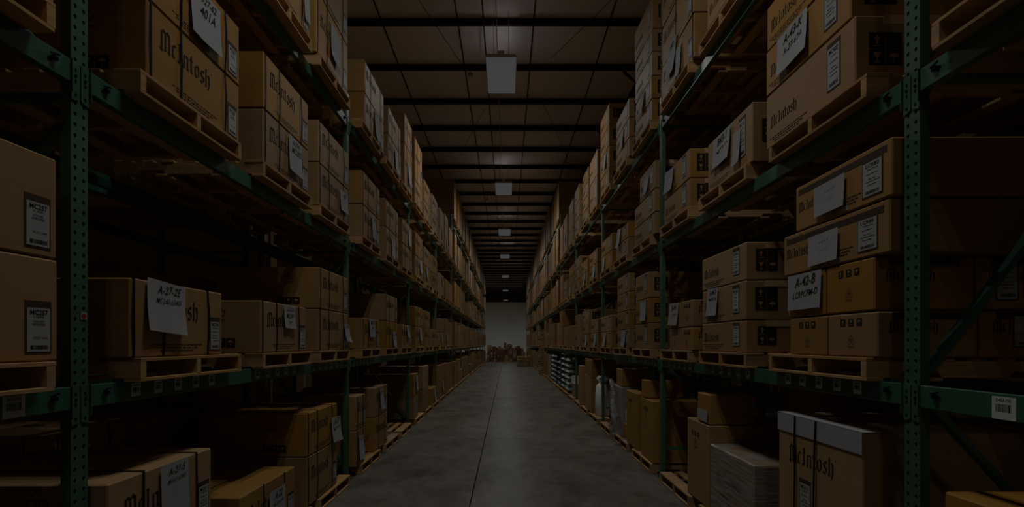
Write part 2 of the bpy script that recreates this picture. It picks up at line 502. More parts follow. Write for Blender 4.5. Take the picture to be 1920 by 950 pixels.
def upright(side, n, xface, h, near, label, group):
    """n-th upright frame; its aisle post face at xface (signed)"""
    y = P0[side] + .076 - .044 + PITCH * n
    r = empty('upright_frame', (xface, y, 0), RZ[side] if xface * side > 0 and abs(xface) < 2.2 else RZ[side])
    tag(r, label, 'rack frame', group)
    pm_ = get_post(h, near)
    put('post', pm_, r)
    put('post', get_post(h, False), r, (0, RD, 0), (0, 0, PI))
    put('base_plate', BASE, r); put('base_plate', BASE, r, (0, RD, 0), (0, 0, PI))
    if side > 0: segs = [(1.36, .36), (.36, .36), (1.50, 2.72), (2.85, 2.85), (2.95, 3.95), (4.25, 4.25)]
    else: segs = [(.22, 1.42), (.2, .2), (2.6, 1.5), (2.72, 2.72), (2.8, 3.95), (4.1, 4.1)]
    if h > 5: segs += [(4.3, 5.3), (5.5, 5.5)] if side > 0 else [(5.3, 4.3), (5.5, 5.5)]
    for a, b in segs: put('brace', brace(0, a, b), r)
    return r

FR = {}
for s in (-1, 1):
    for n in range(-1, NB[s]):
        h = 6.1 if n >= 4 else 4.62
        lab = 'green perforated upright frame of the %s rack, %s' % (SN[s], 'behind the camera' if n < 0 else '%s frame from the camera' % (ORD[n] if n else 'closest'))
        FR[s, n] = upright(s, n, s * XR[s], h, n < 3, lab, 'upright frames of the %s rack' % SN[s])

# stickers on the first left upright
m = MB(); m.box(.003, -.0035, 0, .034, -.0008, .034)
tagm = m.mesh('sticker', M_WHITE)
stk = put('sticker', tagm, FR[-1, 0], (0, 0, 1.735)); stk['label'] = 'white sticker with a red dot'
m = MB(); m.tube([(.018, -.0045, .017), (.018, -.0034, .017)], .012, 14); put('red_dot', m.mesh('red_dot', M_RED), stk)

def beam_mesh(L):
    m = MB()
    # step beam: tall tube with a lower ledge behind
    m.prism([(-.005, -.1), (.036, -.1), (.036, -.035), (.018, -.035), (.018, 0), (-.005, 0)], 'x', -L / 2, L / 2)
    return m.mesh('tube', M_GREENS, bevel=.003)
BEAM = beam_mesh(PITCH - .092)
def conn_mesh():
    m = MB()
    w_, h_ = .043, .172
    pts = [(0, .004), (w_ - .004, .004), (w_, 0), (w_, -h_ + .03)] + [(w_ - .012 + .012 * math.cos(a), -h_ + .02 - .012 * math.sin(a)) for a in (0.5, 1.0, 1.57)] + [(.004, -h_), (0, -h_ + .01)]
    m.prism(pts, 'y', -.005, -.0012)
    m.box(-.004, -.0145, -h_ + .03, .0, -.001, .004)       # flange that meets the beam
    for z in (-.035, -.085, -.145):
        tear = [(w_ * .5 + a, z + b) for a, b in ((0, .008), (.006, .005), (.005, -.003), (0, -.011), (-.005, -.003), (-.006, .005))]
        m.prism(tear, 'y', -.0056, -.0051, 1)
    m.tube([(w_ * .5, -.009, -.06), (w_ * .5, -.005, -.06)], .006, 6, 1)
    return m.mesh('end_connector', [M_GREEN, M_DARK])
CONN = conn_mesh()
m = MB(); m.box(-.03, -.0035, -.068, .03, -.0015, 0); BL = m.mesh('bin_label', M_BEAMLAB)
def barcode(m, x0, x1, z0, z1, y, rng, n=22):
    t = x0
    dx = (x1 - x0) / n
    for k in range(n):
        ww = dx * rng.choice((.3, .5, .8))
        m.poly([(t, y, z0), (t + ww, y, z0), (t + ww, y, z1), (t, y, z1)])
        t += dx
_r = random.Random(5)
m = MB(); barcode(m, -.022, .022, -.046, -.022, -.0038, _r, 14)
for k in range(6):
    m.poly([(-.02 + k * .007, -.0038, -.016), (-.015 + k * .007, -.0038, -.016), (-.015 + k * .007, -.0038, -.008), (-.02 + k * .007, -.0038, -.008)])
BLP = m.mesh('barcode', M_INK, fix=False)
m = MB(); barcode(m, -.021, .021, -.046, -.022, -.0038, _r, 24); m.add(text_mesh('E43A100', 1.0, 0, 'CENTER', .01), T(0, -.011, -.0038) @ Matrix.Diagonal((.0105, 1, .014, 1))); BLPB = m.mesh('barcode', M_INK, fix=False)
m = MB(); m.box(-.012, -.0035, -.06, .012, -.0015, -.012); RT = m.mesh('red_tag', M_RED)
m = MB(); m.tube([(0, -.012, -.02), (0, -.001, -.02)], .009, 8); m.box(-.012, -.016, -.032, .012, -.004, -.016); m.bar((-.02, -.012, -.012), (.02, -.012, -.002), .006, .006)
CLIP = m.mesh('safety_pin', M_DARK)

def beam(side, b, lev, xface, front, label, group, near, labels=()):
    y = bay_y(side, b) + (PITCH - .088) / 2
    rz = RZ[side] if front else RZ[side] + PI
    off = 0 if front else 0
    r = empty('shelf_beam', (xface, y, TOP[lev]), rz)
    tag(r, label, 'beam', group)
    t = put('tube', BEAM, r)
    L2 = (PITCH - .092) / 2
    if near:
        put('end_connector', CONN, r, (L2, 0, 0)); put('end_connector', CONN, r, (-L2, 0, 0), (0, 0, 0), (-1, 1, 1))
        if front and b < 4:
            for sx in (-1, 1): put('safety_pin', CLIP, r, (sx * (L2 - .09), -.0035, -.02))
    for (x, kind) in labels:
        if kind == 'r': put('red_tag', RT, r, (x, -.0035, -.004))
        else:
            q = put('bin_label', BL, r, (x, -.0035, -.012), scale=(1.5, 1, 1.25) if kind == 'B' else None)
            put('barcode', BLP if kind != 'B' else BLPB, q)
    return r

SKIP = {(1, 7, 1)}
for s in (-1, 1):
    for b in range(0, NB[s]):
        for lev in (1, 2, 3, 4):
            if lev == 4 and b < 5: continue
            if (s, b, lev) in SKIP: continue
            labs = []
            if lev == 1:
                if b == 0: labs = [(1.57 if s < 0 else -1.44, 'B')]
                elif b < 5:
                    for c0 in ((-1.54, -.3, .8) if s < 0 else (-1.54, -.33, .87)):
                        labs += [(c0 + .163 * k, 'w') for k in range(5)]
                    if b > 1: labs = labs[:10] if s < 0 else labs[5:]
            if lev == 2 and s < 0 and b == 2: labs = [(-1.2, 'r'), (.3, 'r')]
            lw = {1: 'lower', 2: 'middle', 3: 'upper', 4: 'topmost'}[lev]
            gp = 'beams of the %s rack' % SN[s]
            beam(s, b, lev, s * XR[s], True, 'green beam under the %s shelf, aisle side, %s rack, %s bay' % (lw, SN[s], bay_word(b)), gp, b < 6, labs)
            if b < 6:
                beam(s, b, lev, s * (XR[s] + RD), False, 'green beam under the %s shelf, rear side, %s rack, %s bay' % (lw, SN[s], bay_word(b)), gp, b < 3)

# ------------------------------------------------------------------ pallets
PW, PD = .93, 1.10
def stringer_mesh():
    m = MB()
    z0, z1 = .015, .097
    pr = [(0, z0), (.16, z0), (.18, z0 + .03), (.36, z0 + .03), (.38, z0), (PD - .38, z0), (PD - .36, z0 + .03), (PD - .18, z0 + .03), (PD - .16, z0), (PD, z0), (PD, z1), (0, z1)]
    m.prism(pr, 'x', -.019, .019)
    return m.mesh('stringer', M_WOOD)
STR = stringer_mesh()
def board(wd, th=.017):
    m = MB(); m.box(-PW / 2, 0, 0, PW / 2, wd, th); return m.mesh('deck_board', M_WOOD, bevel=.002)
DBW, DBN = board(.135), board(.085)
TOPB = [(0, DBW), (.20, DBN), (.35, DBN), (.50, DBN), (.66, DBN), (.81, DBN), (PD - .135, DBW)]
BOTB = [(0, DBN), (.30, DBN), (.71, DBN), (PD - .085, DBN)]
def pallet_simple():
    m = MB()
    for x in (-PW / 2 + .02, 0, PW / 2 - .02): m.box(x - .019, 0, .015, x + .019, PD, .097)
    for y, d in TOPB: m.box(-PW / 2, y, .098, PW / 2, y + (.135 if d is DBW else .085), PH)
    for y, d in BOTB: m.box(-PW / 2, y, 0, PW / 2, y + .085, .0148)
    return m.mesh('pallet', M_WOODP)
PSIM = pallet_simple()
rng = random.Random(11)
def place_pallet(x, y, z, rz, label, group, full):
    if full:
        r = empty('pallet', (x, y, z), rz)
        for sx in (-PW / 2 + .02, 0, PW / 2 - .02):
            put('stringer', STR, r, (sx, 0, 0))
        for yy, d in TOPB: put('deck_board', d, r, (rng.uniform(-.004, .004), yy + rng.uniform(-.004, .004) * (yy not in (0,)), .0975))
        for yy, d in BOTB: put('bottom_board', d, r, (rng.uniform(-.004, .004), yy, -.002))
    else:
        r = put('pallet', PSIM, None, (x, y, z), (0, 0, rz))
    tag(r, label, 'pallet', group)
    return r
LEVW = {0: 'floor', 1: 'lower shelf', 2: 'middle shelf', 3: 'upper shelf', 4: 'topmost shelf'}
PZ = {0: 0.002, 1: TOP[1] + .002, 2: TOP[2] + .002, 3: TOP[3] + .002, 4: TOP[4] + .002}
PX = 1.80
POFF = {-1: [.19, 1.42, 2.54], 1: [.15, 1.40, 2.58]}
PWORD = ['near', 'middle', 'far']
def pallet_at(side, b, p, lev, dy=0.0, extra='', xo=0.0):
    y = bay_y(side, b) + POFF[side][p] + PW / 2 + dy
    lab = 'wooden pallet %son the %s of the %s rack, %s position, %s bay' % (extra, LEVW[lev], SN[side], PWORD[p], bay_word(b))
    z = PZ[lev] + (.0 if lev else .002)
    return place_pallet(side * (PX + xo), y, z, RZ[side], lab, 'wooden pallets in the racks', b < 3)

# (text helper used by the big beam labels too)
# ------------------------------------------------------------------ print: blackletter mark, symbols, labels
def nib_strokes(m, strokes, h, x0=0, z0=0, y=0, nw=.20, slant=.62):
    """broad nib lettering: every polyline swept by a slanted nib"""
    nx, nz = nw * math.cos(slant) / 1, nw * math.sin(slant)
    for st in strokes:
        for (a, b) in zip(st[:-1], st[1:]):
            dx, dz = b[0] - a[0], b[1] - a[1]
            P = [(a[0] - nx / 2, a[1] - nz / 2), (a[0] + nx / 2, a[1] + nz / 2), (b[0] + nx / 2, b[1] + nz / 2), (b[0] - nx / 2, b[1] - nz / 2)]
            cr = (P[1][0] - P[0][0]) * (P[2][1] - P[0][1]) - (P[1][1] - P[0][1]) * (P[2][0] - P[0][0])
            if abs(cr) < 1e-3: continue
            if cr < 0: P.reverse()
            m.poly([(x0 + p[0] * h, y, z0 + p[1] * h) for p in P])
GL = {
 'M': (1.12, [[(.12, -.05), (.12, 1.25)], [(.02, 1.15), (.25, 1.38), (.42, 1.22)], [(.5, .1), (.5, 1.3)], [(.4, 1.22), (.66, 1.42), (.86, 1.22)], [(.9, .05), (.9, 1.3)], [(.42, .12), (.56, -.02)], [(.82, .12), (.98, -.04), (1.08, .04)], [(-.02, .05), (.2, -.12)]]),
 'c': (.52, [[(.1, .15), (.1, .85)], [(.08, .82), (.26, .98), (.38, .86)], [(.08, .18), (.24, .02), (.4, .12)]]),
 'I': (.62, [[(.28, .08), (.28, 1.3)], [(.02, 1.22), (.2, 1.38), (.34, 1.26), (.5, 1.36)], [(.08, .1), (.28, 0), (.46, .1)]]),
 'n': (.72, [[(.1, .08), (.1, .95)], [(.1, .8), (.32, .98), (.5, .86)], [(.5, .08), (.5, .88)], [(.02, .1), (.16, -.02)], [(.44, .1), (.6, 0)]]),
 't': (.5, [[(.16, .12), (.16, 1.28)], [(-.02, .96), (.36, .96)], [(.16, .14), (.28, .0), (.4, .1)]]),
 'o': (.66, [[(.1, .18), (.1, .82)], [(.1, .82), (.3, .98), (.5, .82)], [(.5, .82), (.5, .18)], [(.1, .18), (.3, .0), (.5, .18)]]),
 's': (.6, [[(.44, .86), (.26, .98), (.1, .82)], [(.1, .82), (.12, .6), (.42, .42), (.44, .18)], [(.44, .18), (.26, .0), (.06, .14)]]),
 'h': (.7, [[(.1, .08), (.1, 1.38)], [(.1, .8), (.32, .98), (.5, .84)], [(.5, .88), (.5, .2), (.36, -.22)], [(.02, .1), (.16, -.02)]]),
}
def logo_mesh():
    m = MB(); x = 0
    for ch in 'McIntosh':
        wd, st = GL[ch]
        nib_strokes(m, st, 1.0, x, 0)
        x += wd + .06
    m.poly([(x + .02, 0, 1.2), (x + .12, 0, 1.2), (x + .12, 0, 1.3), (x + .02, 0, 1.3)])
    me = m.mesh('brand_lettering', M_INK, fix=False)
    return me, x
LOGO, LOGO_W = logo_mesh()

# handling symbols: dark squares with kraft coloured arrow, glass, umbrella
def sym_shapes(m, kind, cx, cz, s, y):
    def P(pts): m.poly([(cx + a * s, y, cz + b * s) for a, b in pts], 1)
    if kind == 'arrow':
        P([(-.06, -.22), (.06, -.22), (.06, .08), (-.06, .08)]); P([(-.2, .06), (.2, .06), (0, .36)]); P([(-.26, -.36), (.26, -.36), (.26, -.3), (-.26, -.3)])
    elif kind == 'glass':
        P([(-.24, .3), (-.10, .0), (.10, .0), (.24, .3)]); P([(-.03, -.28), (.03, -.28), (.03, .0), (-.03, .0)]); P([(-.16, -.34), (.16, -.34), (.16, -.28), (-.16, -.28)])
    elif kind == 'umbrella':
        P([(.3 * math.cos(a), .02 + .26 * math.sin(a)) for a in [PI * k / 8 for k in range(9)]]); P([(-.02, -.3), (.03, -.3), (.03, .02), (-.02, .02)])
def sym_row(kinds, s, gap):
    m = MB(); n = len(kinds)
    for k, kd in enumerate(kinds):
        cx = (k - (n - 1) / 2) * (s + gap)
        m.poly([(cx - s / 2, 0, -s / 2), (cx + s / 2, 0, -s / 2), (cx + s / 2, 0, s / 2), (cx - s / 2, 0, s / 2)], 0)
        sym_shapes(m, kd, cx, 0, s, -.0006)
    return m.mesh('handling_symbols', [M_INK, M_KRAFT], fix=False)
def sym_grid(s, gap):
    m = MB()
    for kd, i, j in (('arrow', -1, 1), ('none', 1, 1), ('glass', -1, -1), ('umbrella', 1, -1)):
        cx, cz = i * (s + gap) / 2, j * (s + gap) / 2
        m.poly([(cx - s / 2, 0, cz - s / 2), (cx + s / 2, 0, cz - s / 2), (cx + s / 2, 0, cz + s / 2), (cx - s / 2, 0, cz + s / 2)], 0)
        sym_shapes(m, kd, cx, cz, s, -.0006)
    return m.mesh('handling_symbols', [M_INK, M_KRAFT], fix=False)
SROW = sym_row(['arrow', 'glass', 'umbrella'], .068, .006)
SROWG = sym_row(['arrow', 'glass', 'umbrella'], .045, .028)
SGRID = sym_grid(.085, .004)
def arc(m, cx, cz, r0, r1, a0, a1, n=8):
    for k in range(n):
        t0, t1 = a0 + (a1 - a0) * k / n, a0 + (a1 - a0) * (k + 1) / n
        m.poly([(cx + r0 * math.cos(t0), 0, cz + r0 * math.sin(t0)), (cx + r1 * math.cos(t0), 0, cz + r1 * math.sin(t0)),
                (cx + r1 * math.cos(t1), 0, cz + r1 * math.sin(t1)), (cx + r0 * math.cos(t1), 0, cz + r0 * math.sin(t1))][::-1])
m = MB()
for cx, cz in ((0, .028), (-.024, -.008), (.024, -.008)): arc(m, cx, cz, .0165, .021, 0, 2 * PI, 14)
m.poly([(-.045, 0, -.05), (.045, 0, -.05), (.045, 0, -.046), (-.045, 0, -.046)]); m.poly([(-.038, 0, -.058), (.038, 0, -.058), (.038, 0, -.055), (-.038, 0, -.055)])
MARK = m.mesh('recycling_mark', M_BAND, fix=False)
m = MB(); _r = random.Random(3)
for r_ in range(3):
    t = -.2 + .03 * r_
    while t < .2 - .03 * r_:
        l = _r.uniform(.012, .04); m.poly([(t, 0, -.016 * r_), (t + l, 0, -.016 * r_), (t + l, 0, -.016 * r_ + .006), (t, 0, -.016 * r_ + .006)]); t += l + .008
ADDR = m.mesh('address_lines', M_BAND, fix=False)

def text_label(key, wd, ht):
    """white label on a dark printed surround, with its print as a second mesh"""
    m = MB()
    m.box(-wd / 2 - .007, -.0012, -ht / 2 - .008, wd / 2 + .007, 0, ht / 2 + .028, 1)
    m.box(-wd / 2, -.0026, -ht / 2, wd / 2, -.001, ht / 2, 0)
    plate = m.mesh('shipping_label', [M_WHITE, M_BAND])
    p = MB(); y = -.0032
    rr = random.Random(hash(key) % 1000 if False else sum(map(ord, key)))
    k = ht / .23
    big = {'MC257': 'MC257', 'LCR80': 'LCR80', 'MC152': 'MC152', 'MC611': 'MC611'}.get(key, key)
    p.add(text_mesh(big, 1.0, 0, 'CENTER', .02), T(0, ht / 2 - .025 * k, y) @ Matrix.Diagonal((wd * .26, 1, .036 * k, 1)))
    if key == 'MC257':
        p.add(text_mesh('K1 SERIES', 1.0), T(0, ht / 2 - .047 * k, y) @ Matrix.Diagonal((wd * .11, 1, .016 * k, 1)))
        p.add(text_mesh('POWER', 1.0), T(0, ht / 2 - .072 * k, y) @ Matrix.Diagonal((wd * .13, 1, .018 * k, 1)))
        p.add(text_mesh('AMPLIFIER', 1.0), T(0, ht / 2 - .088 * k, y) @ Matrix.Diagonal((wd * .13, 1, .018 * k, 1)))
        p.add(text_mesh('MC257 62405', 1.0), T(.01 * k, -ht / 2 + .072 * k, y) @ Matrix.Diagonal((wd * .11, 1, .017 * k, 1)))
    else:
        for z_, w_ in ((ht * .26, .5), (ht * .12, .6), (-ht * .02, .4), (-ht * .1, .65), (-ht * .2, .5)):
            t = -wd * w_ / 2
            while t < wd * w_ / 2:
                l = rr.uniform(.004, .012); p.poly([(t, y, z_), (t + l, y, z_), (t + l, y, z_ + .006 * k), (t, y, z_ + .006 * k)]); t += l + .003
    barcode(p, -wd * .36, wd * .4, -ht / 2 + .012 * k, -ht / 2 + .034 * k, y, rr, 26)
    pr = p.mesh('label_print', M_INK, fix=False)
    return plate, pr
LAB = {}
def get_label(key, wd=.15, ht=.23):
    k = (key, round(wd, 3), round(ht, 3))
    if k not in LAB: LAB[k] = text_label(key, wd, ht)
    return LAB[k]

def sheet_mesh(wd, ht, curl):
    m = MB(); n = 8
    g = []
    for j in range(n + 1):
        v = j / n
        for i in range(n + 1):
            u = i / n
            off = curl * ((1 - v) ** 2) * (.5 + .8 * abs(u - .4)) + .004
            xx = (u - .5) * wd * (1 - .03 * (1 - v)); zz = (v - 1) * ht
            g.append((xx, -off, zz))
    m.v = g
    for j in range(n):
        for i in range(n):
            a = j * (n + 1) + i
            m.f.append((a, a + 1, a + n + 2, a + n + 1)); m.m.append(0)
    me = m.mesh('paper_sheet', M_PAPER, smooth=True, fix=False)
    return me
SHEET = {}
def get_sheet(wd, ht, curl, lines):
    curl *= .6
    k = (round(wd, 2), round(ht, 2), round(curl, 3), tuple(lines))
    if k not in SHEET:
        me = sheet_mesh(wd, ht, curl)
        p = MB()
        zt = -ht * .07
        for q, s in enumerate(lines):
            t = text_mesh(s, 1.0, .35, 'CENTER', .006)
            fit = min(wd * .24, wd * 1.25 / max(4, len(s)))
            zt -= fit * .5
            p.add(t, T(0.01, zt, -.0062 - curl * .03 * (q + 1) ** 2, -.06) @ Matrix.Diagonal((fit, 1, fit * 1.15, 1)))
            zt -= fit * .75
        SHEET[k] = (me, p.mesh('handwriting', M_INK, fix=False) if lines else None)
    return SHEET[k]

# ------------------------------------------------------------------ cartons
CART = {}
def carton_mesh(wd, dp, ht, bevel=True, mat=None):
    k = (round(wd, 3), round(dp, 3), round(ht, 3), bevel, mat.name if mat else '')
    if k not in CART:
        m = MB(); wd, dp, ht = k[:3]
        m.box(-wd / 2, 0, 0, wd / 2, dp, ht)
        CART[k] = m.mesh('carton', mat or M_CARD, bevel=.007 if bevel else 0)
    return CART[k]
STRAPS = {}
def strap_mesh(dp, ht, wob):
    k = (round(dp, 2), round(ht, 2), wob)
    if k not in STRAPS:
        dp, ht = k[:2]
        r = random.Random(wob * 7 + 1)
        m = MB(); w_ = .0065; n = 6
        pts = []
        for j in range(n + 1):
            v = j / n
            bow = math.sin(PI * v)
            pts.append((r.uniform(-.002, .002) + .012 * (wob - 1) * bow * .6, -.0035 - .006 * bow, .001 + (ht - .002) * v))
        for a, b in zip(pts[:-1], pts[1:]):
            i = len(m.v)
            for (x, y, z) in (a, b):
                m.v += [(x - w_, y, z), (x + w_, y, z), (x + w_, y + .002, z), (x - w_, y + .002, z)]
            for f in ((0, 1, 5, 4), (1, 2, 6, 5), (2, 3, 7, 6), (3, 0, 4, 7)):
                m.f.append(tuple(i + q for q in f)); m.m.append(0)
        m.box(-w_, -.0035, ht - .0005, w_, dp + .003, ht + .0018)
        m.box(-w_, dp, 0, w_, dp + .003, ht + .0018)
        STRAPS[k] = m.mesh('strap', M_STRAP)
    return STRAPS[k]

CARTONS = []     # collected first, built nearest first
def carton(side, y0, y1, z0, z1, dp=1.0, xo=0.0, style='plain', rot=0.0, at=None, **kw):
    CARTONS.append(dict(side=side, y0=y0, y1=y1, z0=z0, z1=z1, dp=dp, xo=xo, style=style, rot=rot, at=at, **kw))
BX = 1.832

def band_mesh(wd):
    m = MB(); m.box(-wd / 2, -.0012, 0, wd / 2, 0, .034); return m.mesh('printed_band', M_BAND)

def build_carton(c, label, detail):
    side, wd, ht, dp = c['side'], c['y1'] - c['y0'], c['z1'] - c['z0'], c['dp']
    yc = (c['y0'] + c['y1']) / 2
    x = side * (BX + c['xo']) if c['at'] is None else c['at']
    me = carton_mesh(wd, dp, ht - .004, detail > 0, c.get('mat'))
    r = put('carton', me, None, (x, yc, c['z0'] + .001), (0, 0, RZ[side] + c['rot']))
    tag(r, label, 'carton', 'cartons stored on the racks')
    if detail == 0: return r
    E = -.0015
    st = c['style']
    nearx = -1 if side < 0 else 1           # local x direction of the end that faces the camera
    cam_face = (0, 0, -PI / 2) if nearx < 0 else (0, 0, PI / 2)
    cx = nearx * (wd / 2 + .0015)
    def logo(x_, z_, h):
        put('brand_lettering', LOGO, r, (x_, E, z_), scale=(h, 1, h))
    def label_(key, x_, z_, wd_=.15, ht_=.23):
        p, q = get_label(key, wd_, ht_)
        a = put('shipping_label', p, r, (x_, -.0006, z_)); put('label_print', q, a)
    def on_side(name, mesh_, y_, z_, s=1.0):
        put(name, mesh_, r, (cx, y_, z_), cam_face, (s, 1, s))
    if st == 'amp':
        lh = min(.095, ht * .23)
        logo(-wd / 2 + .1, ht * .52, lh * .82)
        for k_, fx in enumerate(c.get('straps', (-.47, -.2, .30))):
            put('strap', strap_mesh(dp, ht - .005, k_ % 3), r, (fx * wd, 0, 0))
        label_(c.get('key', 'MC152'), wd * .40, ht * .30, .095, .17)
        if detail > 1:
            put('address_lines', ADDR, r, (-wd * .05, E, .06))
            on_side('handling_symbols', SROW, dp * .30, .075); on_side('recycling_mark', MARK, dp * .32, ht - .09, 1.2)
        if dp > .9 and detail > 1:
            pass
    elif st == 'long':
        logo(-wd / 2 + .06, ht * .36, .052)
        label_(c.get('key', 'MC152'), wd * .31, ht * .52, .10, ht * .62)
        if detail > 1:
            put('address_lines', ADDR, r, (-wd * .22, E, .055))
        on_side('handling_symbols', SGRID, .16, ht * .52, min(1.0, ht / .3))
        if detail > 1:
            m_ = TAPE_END; on_side('packing_tape', m_, .30, ht - .006)
    elif st == 'lcr':
        put('printed_band', band_mesh(wd * .92), r, (0, 0, ht - .062))
        logo(-wd / 2 + .04, ht * .42, .04)
        label_('LCR80', wd * .34, ht * .44, .13, ht * .60)
        put('address_lines', ADDR, r, (wd * .10, E, .07), scale=(.5, 1, 1))
        put('shipping_label', SMALLLAB, r, (wd * .08, 0, .025))
    elif st == 'small':
        on_front = put('handling_symbols', SROWG, r, (0, E, ht * .78), scale=(.85, 1, .85))
        put('recycling_mark', MARK, r, (0, E, ht * .36), scale=(.55, 1, .6))
        if detail > 1:
            put('brand_lettering', LOGO, r, (cx, .06 if nearx > 0 else .30, ht * .55), cam_face, (.042, 1, .042))
            put('printed_band', band_mesh(dp * .7), r, (cx, dp * .5, ht * .82), cam_face)
    elif st == 'tall':
        put('handling_symbols', SROWG, r, (-wd * .1, E, ht * .83)); put('recycling_mark', MARK, r, (-wd * .1, E, ht * .72), scale=(.9, 1, .9))
    elif st == 'big':
        logo(-wd / 2 + .13, ht - .29, .075)
        label_('MC611', -.1, ht - .50, .10, .19)
    elif st == 'plain':
        label_(c.get('key', 'C2700'), wd * .25 * c.get('lx', 1), ht * .5, .09, min(.17, ht * .5))
    elif st == 'label_side':
        p, q = get_label('C2700', .11, .16)
        a = put('shipping_label', p, r, (cx, dp * .25, ht * .5), cam_face); put('label_print', q, a)
    for s_ in c.get('sheets', ()):
        x_, z_, w_, h_, curl, lines = s_[:6]
        if c['xo'] > -1 and c['pos'][4] == 0 and c['z0'] - .001 <= ZB.get(c['pos'][3], -1) + .01: h_ = min(h_, z_ * ht - .012)
        me, hw = get_sheet(w_, h_, curl, lines)
        q = put('paper_sheet', me, r, (x_ * wd, -.008, z_ * ht), (0, s_[6] if len(s_) > 6 else 0, 0))
        if hw: put('handwriting', hw, q)
    if c.get('edge'):
        m_ = MB(); m_.box(-wd / 2 - .001, -.006, ht - .115, wd / 2 + .001, -.002, ht + .002); m_.box(-wd / 2 - .001, -.006, ht - .002, wd / 2 + .001, .10, ht + .003)
        q = m_.obj('edge_protector', M_PAPER, r); q['label'] = 'white cardboard edge protector'
    if c.get('strap2'):
        for fx, wb in c['strap2']:
            put('strap', strap_mesh(dp, ht - .002, wb), r, (fx * wd, -.006, .003), (0, 0, 0), (1.2, 1.012, 1))
    if c.get('film'):
        m_ = MB(); g_ = .006
        m_.box(-wd / 2 - g_, -g_, .005, wd / 2 + g_, dp + g_, ht + g_)
        if st == 'big': put('brand_lettering', LOGO, r, (cx, .13, ht * .42), cam_face, (.085, 1, .085))
        q = m_.obj('stretch_film', M_FILM, r, bevel=.01); q['label'] = 'crinkled clear stretch film'
    for s_ in c.get('side_labels', ()):
        p, q = get_label(s_[0], s_[3], s_[4])
        a = put('shipping_label', p, r, (cx, s_[1], s_[2]), cam_face); put('label_print', q, a)
    return r
m = MB(); m.box(-.15, -.0012, -.045, .15, 0, .004); TAPE_END = m.mesh('packing_tape', M_TAPE)
m = MB(); m.box(-.025, -.0014, -.013, .025, 0, .013); SMALLLAB = m.mesh('shipping_label', M_WHITE)

# ------------------------------------------------------------------ what stands where
# pos = (bay, pallet word, level) is kept for the label of each carton
ZB = {0: PH + .008, 1: TOP[1] + PH + .003, 2: TOP[2] + PH + .003, 3: TOP[3] + PH + .003, 4: TOP[4] + PH + .003}
USED = set()
def stack(side, b, p, lev, y0, y1, tops, **kw):
    """cartons one on another; tops = heights of the upper faces above the pallet"""
    per = kw.pop('per', {})
    z = ZB[lev]
    base = z
    for i, t in enumerate(tops):
        k = dict(kw); k.update(per.get(i, {}))
        rot = k.pop('rot', random.Random(int(y0 * 100) + i).uniform(-.008, .008))
        ya, yb_ = k.pop('y0', y0), k.pop('y1', y1)
        carton(side, ya, yb_, z, base + t, pos=(side, b, p, lev, i, len(tops)), rot=rot, **k)
        z = base + t + .002
    USED.add((side, b, p, lev))
def pal(side, b, ps, lev, **k):
    for p in ps: pallet_at(side, b, p, lev, **k)

H2 = [.41, .82]
# ---- left rack, lower shelf
pal(-1, 0, (0, 1, 2), 1)
stack(-1, 0, 2, 1, 1.17, 2.03, H2, style='amp', key='MC257', straps=(-.4, .02))
stack(-1, 0, 1, 1, .05, .90, H2, style='amp', key='MC257', straps=(-.2, .3))
pal(-1, 1, (0, 1, 2), 1)
stack(-1, 1, 0, 1, 2.42, 3.20, [.395], style='amp', key='MC240', sheets=[(-.175, 1.0, .30, .27, .05, ['A-27-2E', 'MC240-62405'], .08)])
stack(-1, 1, 1, 1, 3.71, 4.54, [.395], style='amp', key='MC601', sheets=[(.06, .97, .21, .19, .03, ['A-27-2H', 'MC601', '240'], .03)])
stack(-1, 1, 2, 1, 4.86, 5.74, H2, style='amp', key='MC601', per={0: dict(sheets=[(.42, .70, .17, .20, .08, ['A-27-2'], .12)])})
pal(-1, 2, (0, 1, 2), 1)
stack(-1, 2, 0, 1, 6.34, 7.15, [.40], style='amp', sheets=[(.0, .98, .26, .24, .02, ['MC452', '27A'])])
stack(-1, 2, 1, 1, 7.50, 8.33, H2, style='amp', per={0: dict(sheets=[(.2, .62, .2, .25, .05, ['A27'], .1)])})
stack(-1, 2, 2, 1, 8.62, 9.55, [.40], style='amp', sheets=[(.1, 1.0, .2, .22, .05, ['A27'], -.05)])
# ---- left rack, middle shelf
pal(-1, 0, (1, 2), 2)
stack(-1, 0, 2, 2, 1.25, 2.02, [.42, .84], style='amp')
pal(-1, 1, (0, 1, 2), 2)
stack(-1, 1, 0, 2, 2.53, 3.41, [.405, .81], style='amp', key='MC257', per={1: dict(sheets=[(.05, .86, .30, .30, .03, ['A-27-62', '401A'], 0)])})
stack(-1, 1, 1, 2, 3.75, 4.60, [.42, .85], style='amp', key='MC302', per={0: dict(sheets=[(.14, .95, .26, .30, .03, ['A-27-41', 'MC302'], .05)])})
stack(-1, 1, 2, 2, 4.85, 5.76, [.415, .83], style='amp', key='MC302', per={0: dict(sheets=[(.30, .8, .26, .22, .02, ['A27'], 0)])})
pal(-1, 2, (0, 1, 2), 2)
stack(-1, 2, 0, 2, 6.32, 7.16, [.42, .85], style='amp', per={0: dict(sheets=[(.1, .9, .2, .3, .03, ['A27'])])})
stack(-1, 2, 1, 2, 7.50, 8.40, [.42, .84], style='amp', per={0: dict(sheets=[(.05, .75, .22, .3, .03, ['27'])])})
stack(-1, 2, 2, 2, 8.70, 9.60, [.42, .85], style='amp', per={1: dict(sheets=[(.2, .8, .2, .3, .03, ['27'])])})
